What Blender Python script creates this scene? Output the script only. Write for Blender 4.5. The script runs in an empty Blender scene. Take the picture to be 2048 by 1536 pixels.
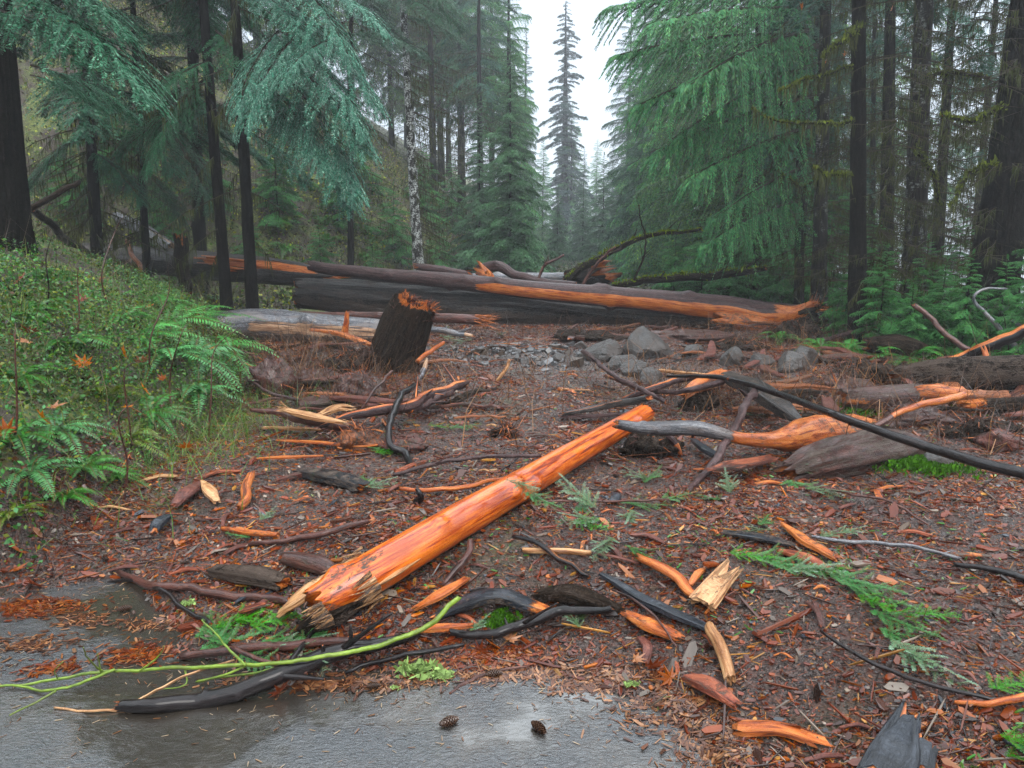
import bpy, math, random
import numpy as np
from mathutils import Vector, Matrix
rng = np.random.default_rng(11); random.seed(5)
sc = bpy.context.scene
COL = sc.collection
# ------------------------------------------------------------------ camera
CH = 1.6; PITCH = math.radians(11.0); F = 1450.0
cam = bpy.data.cameras.new('camera'); cam.sensor_width = 36; cam.lens = F/2048*36
cam.clip_start = .05; cam.clip_end = 3000
co = bpy.data.objects.new('camera', cam); COL.objects.link(co)
co.location = (0, 0, CH); co.rotation_euler = (math.pi/2-PITCH, 0, 0); sc.camera = co
# ------------------------------------------------------------------ world: overcast sky
SUN_EL = math.radians(48); SUN_ROT = math.radians(158)
w = bpy.data.worlds.new('World'); sc.world = w; w.use_nodes = True
nt = w.node_tree; nt.nodes.clear()
def N(t, k, **kw):
    n = t.nodes.new(k)
    for a, b in kw.items(): setattr(n, a, b)
    return n
out = N(nt, 'ShaderNodeOutputWorld'); bg = N(nt, 'ShaderNodeBackground'); bg.inputs['Strength'].default_value = 0.12
sky = N(nt, 'ShaderNodeTexSky'); sky.sky_type = 'NISHITA'; sky.sun_disc = False
sky.sun_elevation = SUN_EL; sky.sun_rotation = SUN_ROT; sky.air_density = 1; sky.dust_density = 4
tc = N(nt, 'ShaderNodeTexCoord'); sep = N(nt, 'ShaderNodeSeparateXYZ'); nt.links.new(tc.outputs['Generated'], sep.inputs[0])
rp = N(nt, 'ShaderNodeValToRGB'); nt.links.new(sep.outputs['Z'], rp.inputs[0])
rp.color_ramp.elements[0].position = 0.0; rp.color_ramp.elements[0].color = (2.3, 2.65, 3.05, 1)
rp.color_ramp.elements[1].position = .62; rp.color_ramp.elements[1].color = (14.0, 15.3, 16.3, 1)
e = rp.color_ramp.elements.new(.30); e.color = (2.9, 3.3, 3.7, 1)
mx = N(nt, 'ShaderNodeMix', data_type='RGBA'); mx.inputs[0].default_value = .85
nt.links.new(sky.outputs[0], mx.inputs[6]); nt.links.new(rp.outputs[0], mx.inputs[7])
nt.links.new(mx.outputs[2], bg.inputs['Color']); nt.links.new(bg.outputs[0], out.inputs['Surface'])
sl = bpy.data.lights.new('sun', 'SUN'); sl.energy = .7; sl.angle = math.radians(30); sl.color = (1, .97, .93)
so = bpy.data.objects.new('sun', sl); COL.objects.link(so)
sd = Vector((math.sin(SUN_ROT)*math.cos(SUN_EL), math.cos(SUN_ROT)*math.cos(SUN_EL), math.sin(SUN_EL)))
so.rotation_euler = sd.to_track_quat('Z', 'Y').to_euler(); so.location = (0, 0, 60)
sc.view_settings.view_transform = 'Standard'; sc.view_settings.look = 'None'
sc.view_settings.exposure = 1.5; sc.view_settings.gamma = 1
cy = sc.cycles
cy.max_bounces = 5; cy.diffuse_bounces = 3; cy.glossy_bounces = 2; cy.transmission_bounces = 2; cy.volume_bounces = 0
cy.use_denoising = True; cy.denoising_prefilter = 'NONE'; cy.sample_clamp_indirect = 6; cy.caustics_reflective = False; cy.caustics_refractive = False
# ------------------------------------------------------------------ noise
def _h(ix, iy, iz, s):
    n = (ix*374761393 + iy*668265263 + iz*2147483647 + s*974711) & 0xffffffff
    n = ((n ^ (n >> 13))*1274126177) & 0xffffffff
    n = ((n ^ (n >> 16))*2246822519) & 0xffffffff
    return ((n ^ (n >> 15)) & 0xffffff)/float(0xffffff)
def vn(x, y, z=0., s=0):
    x, y, z = np.broadcast_arrays(np.asarray(x, float), np.asarray(y, float), np.asarray(z, float))
    ix, iy, iz = (np.floor(a).astype(np.int64) for a in (x, y, z))
    fx, fy, fz = x-ix, y-iy, z-iz
    fx, fy, fz = (f*f*(3-2*f) for f in (fx, fy, fz))
    r = 0
    for a in (0, 1):
        for b in (0, 1):
            for c in (0, 1):
                r = r + _h(ix+a, iy+b, iz+c, s)*(fx if a else 1-fx)*(fy if b else 1-fy)*(fz if c else 1-fz)
    return r
def fbm(x, y, z=0., s=0, o=4):
    r = 0; a = .5; t = 0
    for i in range(o):
        r = r + a*vn(np.asarray(x)*2**i, np.asarray(y)*2**i, np.asarray(z)*2**i, s+i); t += a; a *= .5
    return r/t - .5
def sstep(a, b, x):
    t = np.clip((x-a)/(b-a), 0, 1); return t*t*(3-2*t)
HAZE = 0.0025
# ------------------------------------------------------------------ terrain
cp, sp_ = math.cos(PITCH), math.sin(PITCH)
def ray(px, py):
    a = (px-1024)/F; b = (768-py)/F
    return np.array([a, cp+sp_*b, -sp_+cp*b])
def at(px, py, Y):
    d = ray(px, py); return np.array([0, 0, CH]) + d*(Y/d[1])
def flat(px, py):
    d = ray(px, py); t = -CH/d[2]; return d[0]*t, d[1]*t
ASPH = [flat(*p) for p in [(-900, 1210), (0, 1195), (150, 1170), (250, 1150), (300, 1200), (350, 1240), (360, 1290), (470, 1330), (600, 1345), (700, 1335), (800, 1345), (860, 1322), (980, 1345), (1100, 1338), (1190, 1372), (1290, 1400), (1330, 1450), (1420, 1500), (1440, 1560)]] + [(.9, .9), (.6, -6), (-7, -6)]
def sdf(x, y, poly):
    x = np.asarray(x, float); y = np.asarray(y, float); d = np.full(x.shape, 1e9); ins = np.zeros(x.shape, bool)
    n = len(poly)
    for i in range(n):
        ax, ay = poly[i]; bx, by = poly[(i+1) % n]
        ex, ey = bx-ax, by-ay; t = np.clip(((x-ax)*ex+(y-ay)*ey)/(ex*ex+ey*ey), 0, 1)
        d = np.minimum(d, np.hypot(x-ax-t*ex, y-ay-t*ey))
        c = (ay > y) != (by > y)
        with np.errstate(divide='ignore', invalid='ignore'):
            xi = (bx-ax)*(y-ay)/(by-ay if by != ay else 1e-9)+ax
        ins ^= c & (x < xi)
    return np.where(ins, -d, d)
def XL(y): return np.interp(y, [-5, 0, 3, 6, 8, 10, 12, 14, 16, 20, 25, 32, 40, 60, 120, 400], [-2.6, -2.3, -2.35, -2.4, -2.9, -3.8, -5.2, -5.8, -5.6, -4.2, -2.8, -.6, 1.0, 2.6, 8, 30])
def XR(y): return np.interp(y, [-5, 6, 9, 11, 14, 20, 30, 45, 60, 120, 400], [5, 5.2, 5.1, 5.0, 5.4, 6.6, 8.5, 10, 12, 19, 60])
def H(x, y, fine=True):
    x = np.asarray(x, float); y = np.asarray(y, float)
    x, y = np.broadcast_arrays(x, y)
    dl = np.maximum(XL(y)-x, 0); dr = np.maximum(x-XR(y), 0)
    near = 1.10*(1-np.exp(-dl/1.0))+.17*dl
    mid = .16*dl+.035*dl**2
    far = .95*dl*sstep(0, 1.5, dl)
    wm = sstep(8.5, 13.5, y); wf = sstep(18, 25, y)
    zl = near*(1-wm)+mid*wm; zl = zl*(1-wf)+far*wf; zl = 17*np.tanh(zl/17)
    d1 = np.maximum(dr-1.6, 0)
    zr = .06*sstep(0, 1.0, dr)*(1-sstep(10, 14, y)) - 26*np.tanh(.5*d1/26)
    a = sdf(x, y, ASPH)
    a = a + .10*fbm(x*5, y*5, 0, 40, 3)
    tp = 1-.82*sstep(9.4, 11.8, y)
    deb = sstep(-.02, .9, a)*.13*tp + sstep(-.02, .06, a)*.03
    zd = deb + sstep(.0, 1., a)*(.16*fbm(x*.9, y*.9, 0, 3, 3) + .02)*tp
    zd = zd - .05*sstep(.02, -.08, a)
    # mounds
    def g(cx, cy, sx, sy, h): return h*np.exp(-((x-cx)/sx)**2-((y-cy)/sy)**2)
    zd = zd + g(-2.2, 8.4, .9, .6, .16) + g(4.6, 7.2, 1.3, .8, .06) + g(4.2, 12.0, 1.2, .5, .10) - g(.8, 8.8, 1.8, 1.4, .05)
    z = zl + zr + zd
    if fine:
        k = sstep(.0, .3, a)
        z = z + k*(.05*fbm(x*6, y*6, 0, 9, 3)+.018*fbm(x*30, y*30, 0, 19, 3)) + sstep(0, 2, dl+dr)*(.5*fbm(x*.8, y*.8, 0, 29, 4))
    return z
_T = np.concatenate([np.linspace(1.2, 30, 3500), np.linspace(30.1, 160, 1200)])
def hit(px, py, lift=0.):
    d = ray(px, py); P = d[None]*_T[:, None]; P[:, 2] += CH
    g = P[:, 2]-HG(P[:, 0], P[:, 1])-lift
    i = np.argmax(g < 0) if (g < 0).any() else len(g)-1
    i = max(i, 1); t = _T[i-1]+(_T[i]-_T[i-1])*np.clip(g[i-1]/(g[i-1]-g[i]+1e-9), 0, 1)
    return np.array([0, 0, CH])+d*t
def HG(x, y):
    h = H(x, y); return np.where((y < 10.9) & (x > XL(y)-.1) & (x < 4.9), np.maximum(h, 0), h)
def depth(p): return p[1]*cp-(p[2]-CH)*sp_
# ------------------------------------------------------------------ mesh helpers
class G:
    def __init__(s): s.V = []; s.Q = []; s.T = []; s.A = {}; s.n = 0; s.qm = []; s.tm = []
    def add(s, V, Q=None, T=None, mi=0, **at_):
        V = np.asarray(V, float).reshape(-1, 3)
        for k, v in at_.items():
            s.A.setdefault(k, []).append((s.n, len(V), np.asarray(v, float)))
        if Q is not None and len(Q): s.Q.append(np.asarray(Q)+s.n); s.qm.append(np.full(len(Q), mi))
        if T is not None and len(T): s.T.append(np.asarray(T)+s.n); s.tm.append(np.full(len(T), mi))
        s.V.append(V); s.n += len(V)
    def quads(s, L, mi=0, **a):
        L = np.asarray(L, float); n = len(L); a2 = {k: np.repeat(np.asarray(v, float), 4, axis=0) if np.ndim(v) and len(v) == n else v for k, v in a.items()}
        s.add(L.reshape(-1, 3), np.arange(4*n).reshape(n, 4), mi=mi, **a2)
    def mesh(s, name, mats, smooth=False):
        V = np.concatenate(s.V).astype(np.float32); me = bpy.data.meshes.new(name)
        Q = np.concatenate(s.Q) if s.Q else np.zeros((0, 4), int); T = np.concatenate(s.T) if s.T else np.zeros((0, 3), int)
        me.vertices.add(len(V)); me.vertices.foreach_set('co', V.ravel())
        me.loops.add(Q.size+T.size); me.loops.foreach_set('vertex_index', np.concatenate([Q.ravel(), T.ravel()]).astype(np.int32))
        me.polygons.add(len(Q)+len(T))
        me.polygons.foreach_set('loop_start', np.concatenate([np.arange(len(Q))*4, Q.size+np.arange(len(T))*3]).astype(np.int32))
        mi = np.concatenate([a for a in s.qm+s.tm]) if (s.qm or s.tm) else np.zeros(0)
        for m in mats: me.materials.append(M[m] if isinstance(m, str) else m)
        me.polygons.foreach_set('material_index', mi.astype(np.int32))
        me.polygons.foreach_set('use_smooth', np.full(len(Q)+len(T), smooth))
        for k, L in s.A.items():
            w_ = 3 if k in ('lc', 'Col') else 1
            arr = np.zeros((len(V), w_), np.float32)
            for st, n, v in L: arr[st:st+n] = v.reshape(-1, w_) if v.ndim else v
            if k == 'Col':
                at_ = me.attributes.new(k, 'FLOAT_COLOR', 'POINT'); at_.data.foreach_set('color', np.concatenate([arr, np.ones((len(V), 1), np.float32)], 1).ravel())
            elif k == 'lc':
                at_ = me.attributes.new(k, 'FLOAT_VECTOR', 'POINT'); at_.data.foreach_set('vector', arr.ravel())
            else:
                at_ = me.attributes.new(k, 'FLOAT', 'POINT'); at_.data.foreach_set('value', arr.ravel())
        me.update(); me.validate(); return me
def link(name, me, parent=None, loc=None):
    o = bpy.data.objects.new(name, me); COL.objects.link(o)
    if parent is not None: o.parent = parent
    if loc is not None: o.location = loc
    return o
def tag(o, label=None, cat=None, group=None, kind=None):
    if label: o['label'] = label
    if cat: o['category'] = cat
    if group: o['group'] = group
    if kind: o['kind'] = kind
    return o
def centre(o):
    """move a mesh thing's origin to the base of its bounds"""
    me = o.data; n = len(me.vertices); v = np.zeros(n*3, np.float32); me.vertices.foreach_get('co', v); v = v.reshape(-1, 3)
    c = np.array([v[:, 0].mean(), v[:, 1].mean(), v[:, 2].min()]); v -= c.astype(np.float32); me.vertices.foreach_set('co', v.ravel()); me.update()
    for ch in o.children: ch.location = Vector(ch.location)-Vector(c)
    o.location = Vector(o.location)+Vector(c); return o
# ------------------------------------------------------------------ materials
M = {}
def newmat(name):
    m = bpy.data.materials.new(name); m.use_nodes = True; t = m.node_tree; t.nodes.clear(); M[name] = m
    o = N(t, 'ShaderNodeOutputMaterial'); b = N(t, 'ShaderNodeBsdfPrincipled'); t.links.new(b.outputs[0], o.inputs['Surface'])
    return m, t, b, o
def noise(t, vec, scale, detail=4, rough=.6, vs=None, dist=0):
    n = N(t, 'ShaderNodeTexNoise'); n.inputs['Scale'].default_value = scale; n.inputs['Detail'].default_value = detail; n.inputs['Roughness'].default_value = rough; n.inputs['Distortion'].default_value = dist
    if vs is not None:
        mp = N(t, 'ShaderNodeMapping'); mp.inputs['Scale'].default_value = vs; t.links.new(vec, mp.inputs[0]); vec = mp.outputs[0]
    t.links.new(vec, n.inputs['Vector']); return n.outputs['Fac']
def ramp(t, fac, stops):
    r = N(t, 'ShaderNodeValToRGB'); t.links.new(fac, r.inputs[0]); el = r.color_ramp.elements
    while len(el) < len(stops): el.new(.5)
    for e_, (p, c) in zip(el, stops): e_.position = p; e_.color = (*c, 1) if len(c) == 3 else c
    return r.outputs[0]
def math_(t, op, a, b=0., clamp=False):
    n = N(t, 'ShaderNodeMath', operation=op, use_clamp=clamp)
    for i, v in enumerate((a, b)):
        if hasattr(v, 'links'): t.links.new(v, n.inputs[i])
        else: n.inputs[i].default_value = v
    return n.outputs[0]
def mix(t, fac, a, b):
    n = N(t, 'ShaderNodeMix', data_type='RGBA')
    for i, v in ((0, fac), (6, a), (7, b)):
        if hasattr(v, 'links'): t.links.new(v, n.inputs[i])
        else: n.inputs[i].default_value = v if i == 0 else (*v, 1)
    return n.outputs[2]
def fmix(t, fac, a, b):
    n = N(t, 'ShaderNodeMix')
    for i, v in ((0, fac), (2, a), (3, b)):
        if hasattr(v, 'links'): t.links.new(v, n.inputs[i])
        else: n.inputs[i].default_value = v
    return n.outputs[0]
def attr(t, name):
    n = N(t, 'ShaderNodeAttribute'); n.attribute_name = name; return n
def bump(t, b, h, dist, strength=1., prev=None):
    n = N(t, 'ShaderNodeBump'); n.inputs['Distance'].default_value = dist; n.inputs['Strength'].default_value = strength
    t.links.new(h, n.inputs['Height'])
    if prev is not None: t.links.new(prev, n.inputs['Normal'])
    if b is not None: t.links.new(n.outputs[0], b.inputs['Normal'])
    return n.outputs[0]
MUD = (.085, .062, .050)
def woodmat(name, bark, wood, rb=.45, rw=.3, coat=.14, spec=.22, cr=.12, bs=1., zs=2.2):
    m, t, b, o = newmat(name)
    lc = attr(t, 'lc').outputs['Vector']; peel = attr(t, 'peel').outputs['Fac']; mud = attr(t, 'mud').outputs['Fac']
    st = noise(t, lc, 1, 6, .66, (42, 42, zs), .3); st2 = noise(t, lc, 1, 4, .6, (90, 90, 6), .2); pat = noise(t, lc, 1, 5, .65, (9, 9, 3.))
    fine = noise(t, lc, 1, 4, .7, (120, 120, 70)); mid = noise(t, lc, 1, 5, .7, (30, 30, 17))
    bc = ramp(t, math_(t, 'ADD', math_(t, 'ADD', math_(t, 'MULTIPLY', st, .42), math_(t, 'MULTIPLY', fine, .28)), math_(t, 'MULTIPLY', mid, .30)), [(.40, bark[0]), (.50, bark[1]), (.61, bark[2])])
    bc = mix(t, ramp(t, pat, [(.5, (0, 0, 0)), (.62, (1, 1, 1))]), bc, bark[3] if len(bark) > 3 else bark[1])
    s3 = math_(t, 'ADD', math_(t, 'MULTIPLY', st, .6), math_(t, 'MULTIPLY', st2, .4))
    wc = ramp(t, s3, [(.41, wood[0]), (.48, wood[1]), (.56, wood[2]), (.64, wood[1])])
    wc = mix(t, ramp(t, pat, [(.48, (0, 0, 0)), (.66, (.8, .8, .8))]), wc, wood[3] if len(wood) > 3 else wood[1])
    pf = math_(t, 'ADD', peel, math_(t, 'MULTIPLY', math_(t, 'SUBTRACT', st, .5), 1.1)); pf = math_(t, 'ADD', math_(t, 'MULTIPLY', math_(t, 'SUBTRACT', pf, .5), 9.), .5, True)
    mf = math_(t, 'ADD', mud, math_(t, 'MULTIPLY', math_(t, 'SUBTRACT', pat, .5), 1.3)); mf = math_(t, 'ADD', mf, math_(t, 'MULTIPLY', math_(t, 'SUBTRACT', fine, .5), .9)); mf = math_(t, 'ADD', mf, math_(t, 'MULTIPLY', math_(t, 'SUBTRACT', mid, .5), 1.2)); mf = math_(t, 'ADD', math_(t, 'MULTIPLY', math_(t, 'SUBTRACT', mf, .6), 6.), .5, True)
    mc = mix(t, fine, (.03, .021, .017), (.10, .072, .056))
    c = mix(t, pf, bc, wc); c = mix(t, mf, c, mc); t.links.new(c, b.inputs['Base Color'])
    r = fmix(t, pf, rb, rw); r = math_(t, 'ADD', r, math_(t, 'MULTIPLY', math_(t, 'SUBTRACT', fine, .5), .35)); r = fmix(t, mf, r, .55); t.links.new(r, b.inputs['Roughness'])
    b.inputs['Specular IOR Level'].default_value = spec; b.inputs['Coat Roughness'].default_value = cr; cw = math_(t, 'MULTIPLY', math_(t, 'SUBTRACT', 1., mf), coat); t.links.new(cw, b.inputs['Coat Weight'])
    hh = math_(t, 'ADD', math_(t, 'MULTIPLY', st, fmix(t, pf, 1.3, .3)), math_(t, 'MULTIPLY', fine, .45)); hh = math_(t, 'ADD', hh, math_(t, 'MULTIPLY', mf, .25)); hh = math_(t, 'ADD', hh, math_(t, 'MULTIPLY', mid, fmix(t, pf, .9, .12)))
    hh = math_(t, 'ADD', hh, math_(t, 'MULTIPLY', pf, -.25)); bump(t, b, hh, .02*bs, .9)
    return m
W_OR = [(.13, .022, .006), (.34, .078, .012), (.46, .155, .035), (.22, .045, .009)]
W_PALE = [(.13, .05, .018), (.32, .145, .055), (.46, .27, .13), (.20, .08, .03)]
W_RED = [(.07, .014, .008), (.18, .038, .016), (.30, .085, .035), (.12, .026, .012)]
woodmat('bark_purple', [(.006, .0025, .0025), (.036, .016, .015), (.11, .062, .058), (.050, .022, .020)], W_OR)
woodmat('bark_red', [(.012, .004, .003), (.056, .018, .012), (.14, .052, .033), (.080, .022, .014)], W_OR, coat=.35)
woodmat('bark_black', [(.002, .0015, .0015), (.007, .005, .005), (.026, .017, .016), (.010, .006, .006)], W_OR, rb=.4, coat=.4, cr=.09, spec=.08, bs=1.)
woodmat('bark_grey', [(.02, .018, .02), (.085, .085, .095), (.26, .26, .28), (.15, .13, .125)], [(.14, .06, .03), (.30, .16, .09), (.42, .27, .17), (.2, .1, .06)], rb=.3, coat=.5)
woodmat('bark_slate', [(.005, .004, .004), (.024, .020, .018), (.080, .068, .064), (.040, .028, .023)], W_OR, rb=.5, coat=.22, cr=.22, spec=.15, bs=1.6)
woodmat('bark_grey_orange', [(.02, .018, .02), (.075, .072, .078), (.2, .195, .2), (.11, .09, .085)], W_OR, rb=.35, coat=.3, spec=.2)
woodmat('bark_rough', [(.002, .0015, .001), (.017, .011, .007), (.060, .040, .028), (.028, .017, .011)], W_OR, rb=.7, coat=0, bs=2.6, spec=.06)
woodmat('wood_hero', [(.03, .012, .008), (.08, .035, .02), (.16, .08, .05)], [(.12, .012, .002), (.38, .058, .003), (.55, .14, .012), (.22, .026, .003)], rw=.34, coat=.6, cr=.06, spec=.12, bs=.5, zs=1.1)
M['wood_hero'].node_tree.nodes['Principled BSDF'].inputs['Coat IOR'].default_value = 1.55
woodmat('wood_pale', [(.2, .09, .04), (.42, .22, .1), (.6, .38, .2)], W_PALE, rw=.35)
woodmat('wood_orange', [(.05, .02, .01), (.2, .06, .02), (.4, .16, .06)], W_OR, rw=.32)
woodmat('wood_red', [(.028, .010, .007), (.095, .028, .02), (.20, .07, .045)], W_RED, rw=.35)
woodmat('char', [(.003, .0035, .005), (.011, .013, .018), (.040, .046, .058), (.018, .021, .027)], W_OR, rb=.35, coat=.35, spec=.15)
woodmat('green_shoot', [(.035, .055, .008), (.11, .17, .016), (.20, .28, .035), (.075, .09, .018)], [(.06, .1, .012), (.14, .21, .02), (.28, .34, .07)], rb=.35, bs=.15)
woodmat('trunk_dark', [(.002, .002, .0015), (.007, .0055, .0045), (.024, .020, .017), (.009, .008, .006)], W_OR, rb=.8, coat=0, bs=1.6, spec=.04)
def lichen_trunk(nm, lo, lcol):
    m, t, b, o = newmat(nm); lc = attr(t, 'lc').outputs['Vector']
    a = noise(t, lc, 1, 5, .7, (8, 8, 5)); f = noise(t, lc, 1, 4, .6, (20, 20, 60)); k = noise(t, lc, 1, 4, .6, (30, 30, 4))
    c = ramp(t, k, [(.35, (.003, .0025, .002)), (.62, (.022, .018, .015))]); mk = math_(t, 'MULTIPLY', ramp(t, a, [(lo, (0, 0, 0)), (lo+.08, (1, 1, 1))]), ramp(t, f, [(.45, (0, 0, 0)), (.55, (1, 1, 1))]))
    c = mix(t, mk, c, lcol); t.links.new(c, b.inputs['Base Color']); b.inputs['Roughness'].default_value = .7; b.inputs['Specular IOR Level'].default_value = .12; bump(t, b, k, .03)
lichen_trunk('trunk_lichen', .53, (.16, .17, .155)); lichen_trunk('trunk_white_lichen', .46, (.46, .48, .46))
def foliage(name, rough=.38, trans=.18, spec=.5):
    m, t, b, o = newmat(name); c = attr(t, 'Col').outputs['Color']
    g = N(t, 'ShaderNodeNewGeometry'); n = noise(t, g.outputs['Position'], .7, 2); 
    hs = N(t, 'ShaderNodeHueSaturation'); hs.inputs['Saturation'].default_value = 1.18; t.links.new(c, hs.inputs['Color']); t.links.new(math_(t, 'ADD', math_(t, 'MULTIPLY', n, .8), .6), hs.inputs['Value'])
    c = hs.outputs[0]
    t.links.new(c, b.inputs['Base Color']); b.inputs['Roughness'].default_value = rough; b.inputs['Specular IOR Level'].default_value = spec
    tr = N(t, 'ShaderNodeBsdfTranslucent'); t.links.new(c, tr.inputs['Color']); mxs = N(t, 'ShaderNodeMixShader'); mxs.inputs[0].default_value = trans
    t.links.new(b.outputs[0], mxs.inputs[1]); t.links.new(tr.outputs[0], mxs.inputs[2]); t.links.new(mxs.outputs[0], o.inputs['Surface'])
foliage('needles', .42, .35, .18); foliage('leaf', .30, .3, .32); foliage('moss', .8, .1, .2); foliage('chips', .26, 0, .35)
def ground_mats():
    m, t, b, o = newmat('ground'); g = N(t, 'ShaderNodeNewGeometry').outputs['Position']
    duff = attr(t, 'duff').outputs['Fac']; wet = attr(t, 'wet').outputs['Fac']
    n1 = noise(t, g, 1.6, 5); n2 = noise(t, g, 22, 6, .7); n3 = noise(t, g, 90, 5, .75); n4 = noise(t, g, 1, 5, .7, (55, 160, 60))
    mud = ramp(t, n3, [(.39, (.010, .007, .006)), (.49, (.045, .033, .029)), (.60, (.13, .10, .09))])
    red = ramp(t, n4, [(.40, (.022, .008, .006)), (.52, (.10, .034, .022)), (.66, (.28, .12, .07))])
    c = mix(t, math_(t, 'MULTIPLY', ramp(t, n2, [(.47, (0, 0, 0)), (.6, (1, 1, 1))]), .55), mud, red)
    dry = mix(t, n3, (.055, .045, .042), (.14, .12, .112)); c = mix(t, math_(t, 'MULTIPLY', wet, .75), c, dry)
    df = ramp(t, n3, [(.3, (.014, .010, .007)), (.55, (.05, .033, .021)), (.75, (.12, .085, .055))])
    ms = ramp(t, n2, [(.36, (.014, .022, .005)), (.52, (.085, .11, .018)), (.66, (.19, .20, .035))])
    df = mix(t, ramp(t, n1, [(.46, (0, 0, 0)), (.58, (1, 1, 1))]), df, ms)
    c = mix(t, duff, c, df); t.links.new(c, b.inputs['Base Color'])
    r = ramp(t, n2, [(.42, (.06, .06, .06)), (.60, (.42, .42, .42))]); r = fmix(t, duff, r, .75); t.links.new(r, b.inputs['Roughness'])
    hgt = math_(t, 'ADD', n2, math_(t, 'MULTIPLY', n3, .5)); hgt = math_(t, 'ADD', hgt, math_(t, 'MULTIPLY', n4, .3)); bump(t, b, hgt, .035, 1.)
    m, t, b, o = newmat('asphalt'); g = N(t, 'ShaderNodeNewGeometry').outputs['Position']
    n1 = noise(t, g, 2.2, 5, .6); n2 = noise(t, g, 160, 4, .8); n3 = noise(t, g, 1, 5, .65, (22, 38, 1), 2.2); n4 = noise(t, g, 45, 3, .7)
    c = ramp(t, n2, [(.38, (.004, .005, .006)), (.52, (.014, .016, .019)), (.66, (.060, .062, .066))])
    silt = ramp(t, n4, [(.38, (.020, .015, .010)), (.62, (.060, .046, .032))])
    c = mix(t, ramp(t, n1, [(.42, (0, 0, 0)), (.62, (.65, .65, .65))]), c, silt)
    pd = noise(t, g, 1.1, 4, .55); pm = ramp(t, pd, [(.47, (0, 0, 0)), (.53, (1, 1, 1))]); c = mix(t, math_(t, 'MULTIPLY', pm, .7), c, (.024, .018, .012))
    t.links.new(c, b.inputs['Base Color']); r = fmix(t, pm, .16, .03); t.links.new(r, b.inputs['Roughness'])
    b.inputs['Coat Weight'].default_value = 1.; b.inputs['Coat Roughness'].default_value = .05; b.inputs['Coat IOR'].default_value = 1.6
    n5 = noise(t, g, 5, 3, .5); p0 = bump(t, None, n5, .006, .4); n3m = math_(t, 'MULTIPLY', n3, fmix(t, pm, 1., .22)); n2m = math_(t, 'MULTIPLY', n2, fmix(t, pm, 1., .15)); p = bump(t, None, n3m, .008, .7, p0); p2 = bump(t, b, n2m, .004, .5, p); t.links.new(p, b.inputs['Coat Normal'])
    m, t, b, o = newmat('rock'); g = N(t, 'ShaderNodeTexCoord').outputs['Object']
    n1 = noise(t, g, 6, 6, .7); n2 = noise(t, g, 60, 5, .75)
    c = ramp(t, n2, [(.36, (.007, .0065, .006)), (.52, (.030, .027, .025)), (.66, (.10, .096, .092))]); c = mix(t, ramp(t, n1, [(.42, (0, 0, 0)), (.56, (1, 1, 1))]), c, (.032, .022, .017))
    t.links.new(c, b.inputs['Base Color']); b.inputs['Roughness'].default_value = .42; bump(t, b, n2, .012)
ground_mats()
# ------------------------------------------------------------------ ground and road
def axis_(*segs):
    r = []
    for a, b, n, p in segs:
        u = np.linspace(0, 1, n, endpoint=False); r.append(a+(b-a)*u**p if b > a and p >= 1 else a+(b-a)*u**p)
    return np.unique(np.round(np.concatenate(r), 4))
gx = np.concatenate([-5.2-(np.linspace(0, 1, 110)[1:][::-1]**2.6)*250, np.arange(-5.2, 6.6, .032), 6.6+(np.linspace(0, 1, 100)[1:]**2.6)*250])
gy = np.concatenate([np.linspace(-40, 1.1, 30), np.arange(1.15, 9.5, .03), np.arange(9.5, 20, .07), 20+(np.linspace(0, 1, 130)**2.4)*330])
XX, YY = np.meshgrid(gx, gy); ZZ = H(XX, YY)
nx, ny = len(gx), len(gy); idx = np.arange(nx*ny).reshape(ny, nx)
g = G(); dl = np.maximum(XL(YY)-XX, 0)+np.maximum(XX-XR(YY)-.4, 0)
duff = sstep(.0, .5, dl+.5*fbm(XX*2, YY*2, 0, 5, 3)); duff = np.maximum(duff, sstep(15, 17, YY))
wet = sstep(1., .4, np.hypot((XX-.9)/1.9, (YY-9.0)/2.2))
g.add(np.stack([XX, YY, ZZ], -1).reshape(-1, 3), np.stack([idx[:-1, :-1], idx[:-1, 1:], idx[1:, 1:], idx[1:, :-1]], -1).reshape(-1, 4), duff=duff.ravel(), wet=wet.ravel())
tag(link('ground', g.mesh('ground', ['ground'], True)), kind='structure')
g = G(); rx = np.linspace(-7, 5, 3); ry = np.array([-20, 0, 11.]); a, b_ = np.meshgrid(rx, ry); i3 = np.arange(9).reshape(3, 3)
g.add(np.stack([a, b_, a*0], -1).reshape(-1, 3), np.stack([i3[:-1, :-1], i3[:-1, 1:], i3[1:, 1:], i3[1:, :-1]], -1).reshape(-1, 4))
tag(link('road', g.mesh('road', ['asphalt'])), kind='structure')
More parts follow.
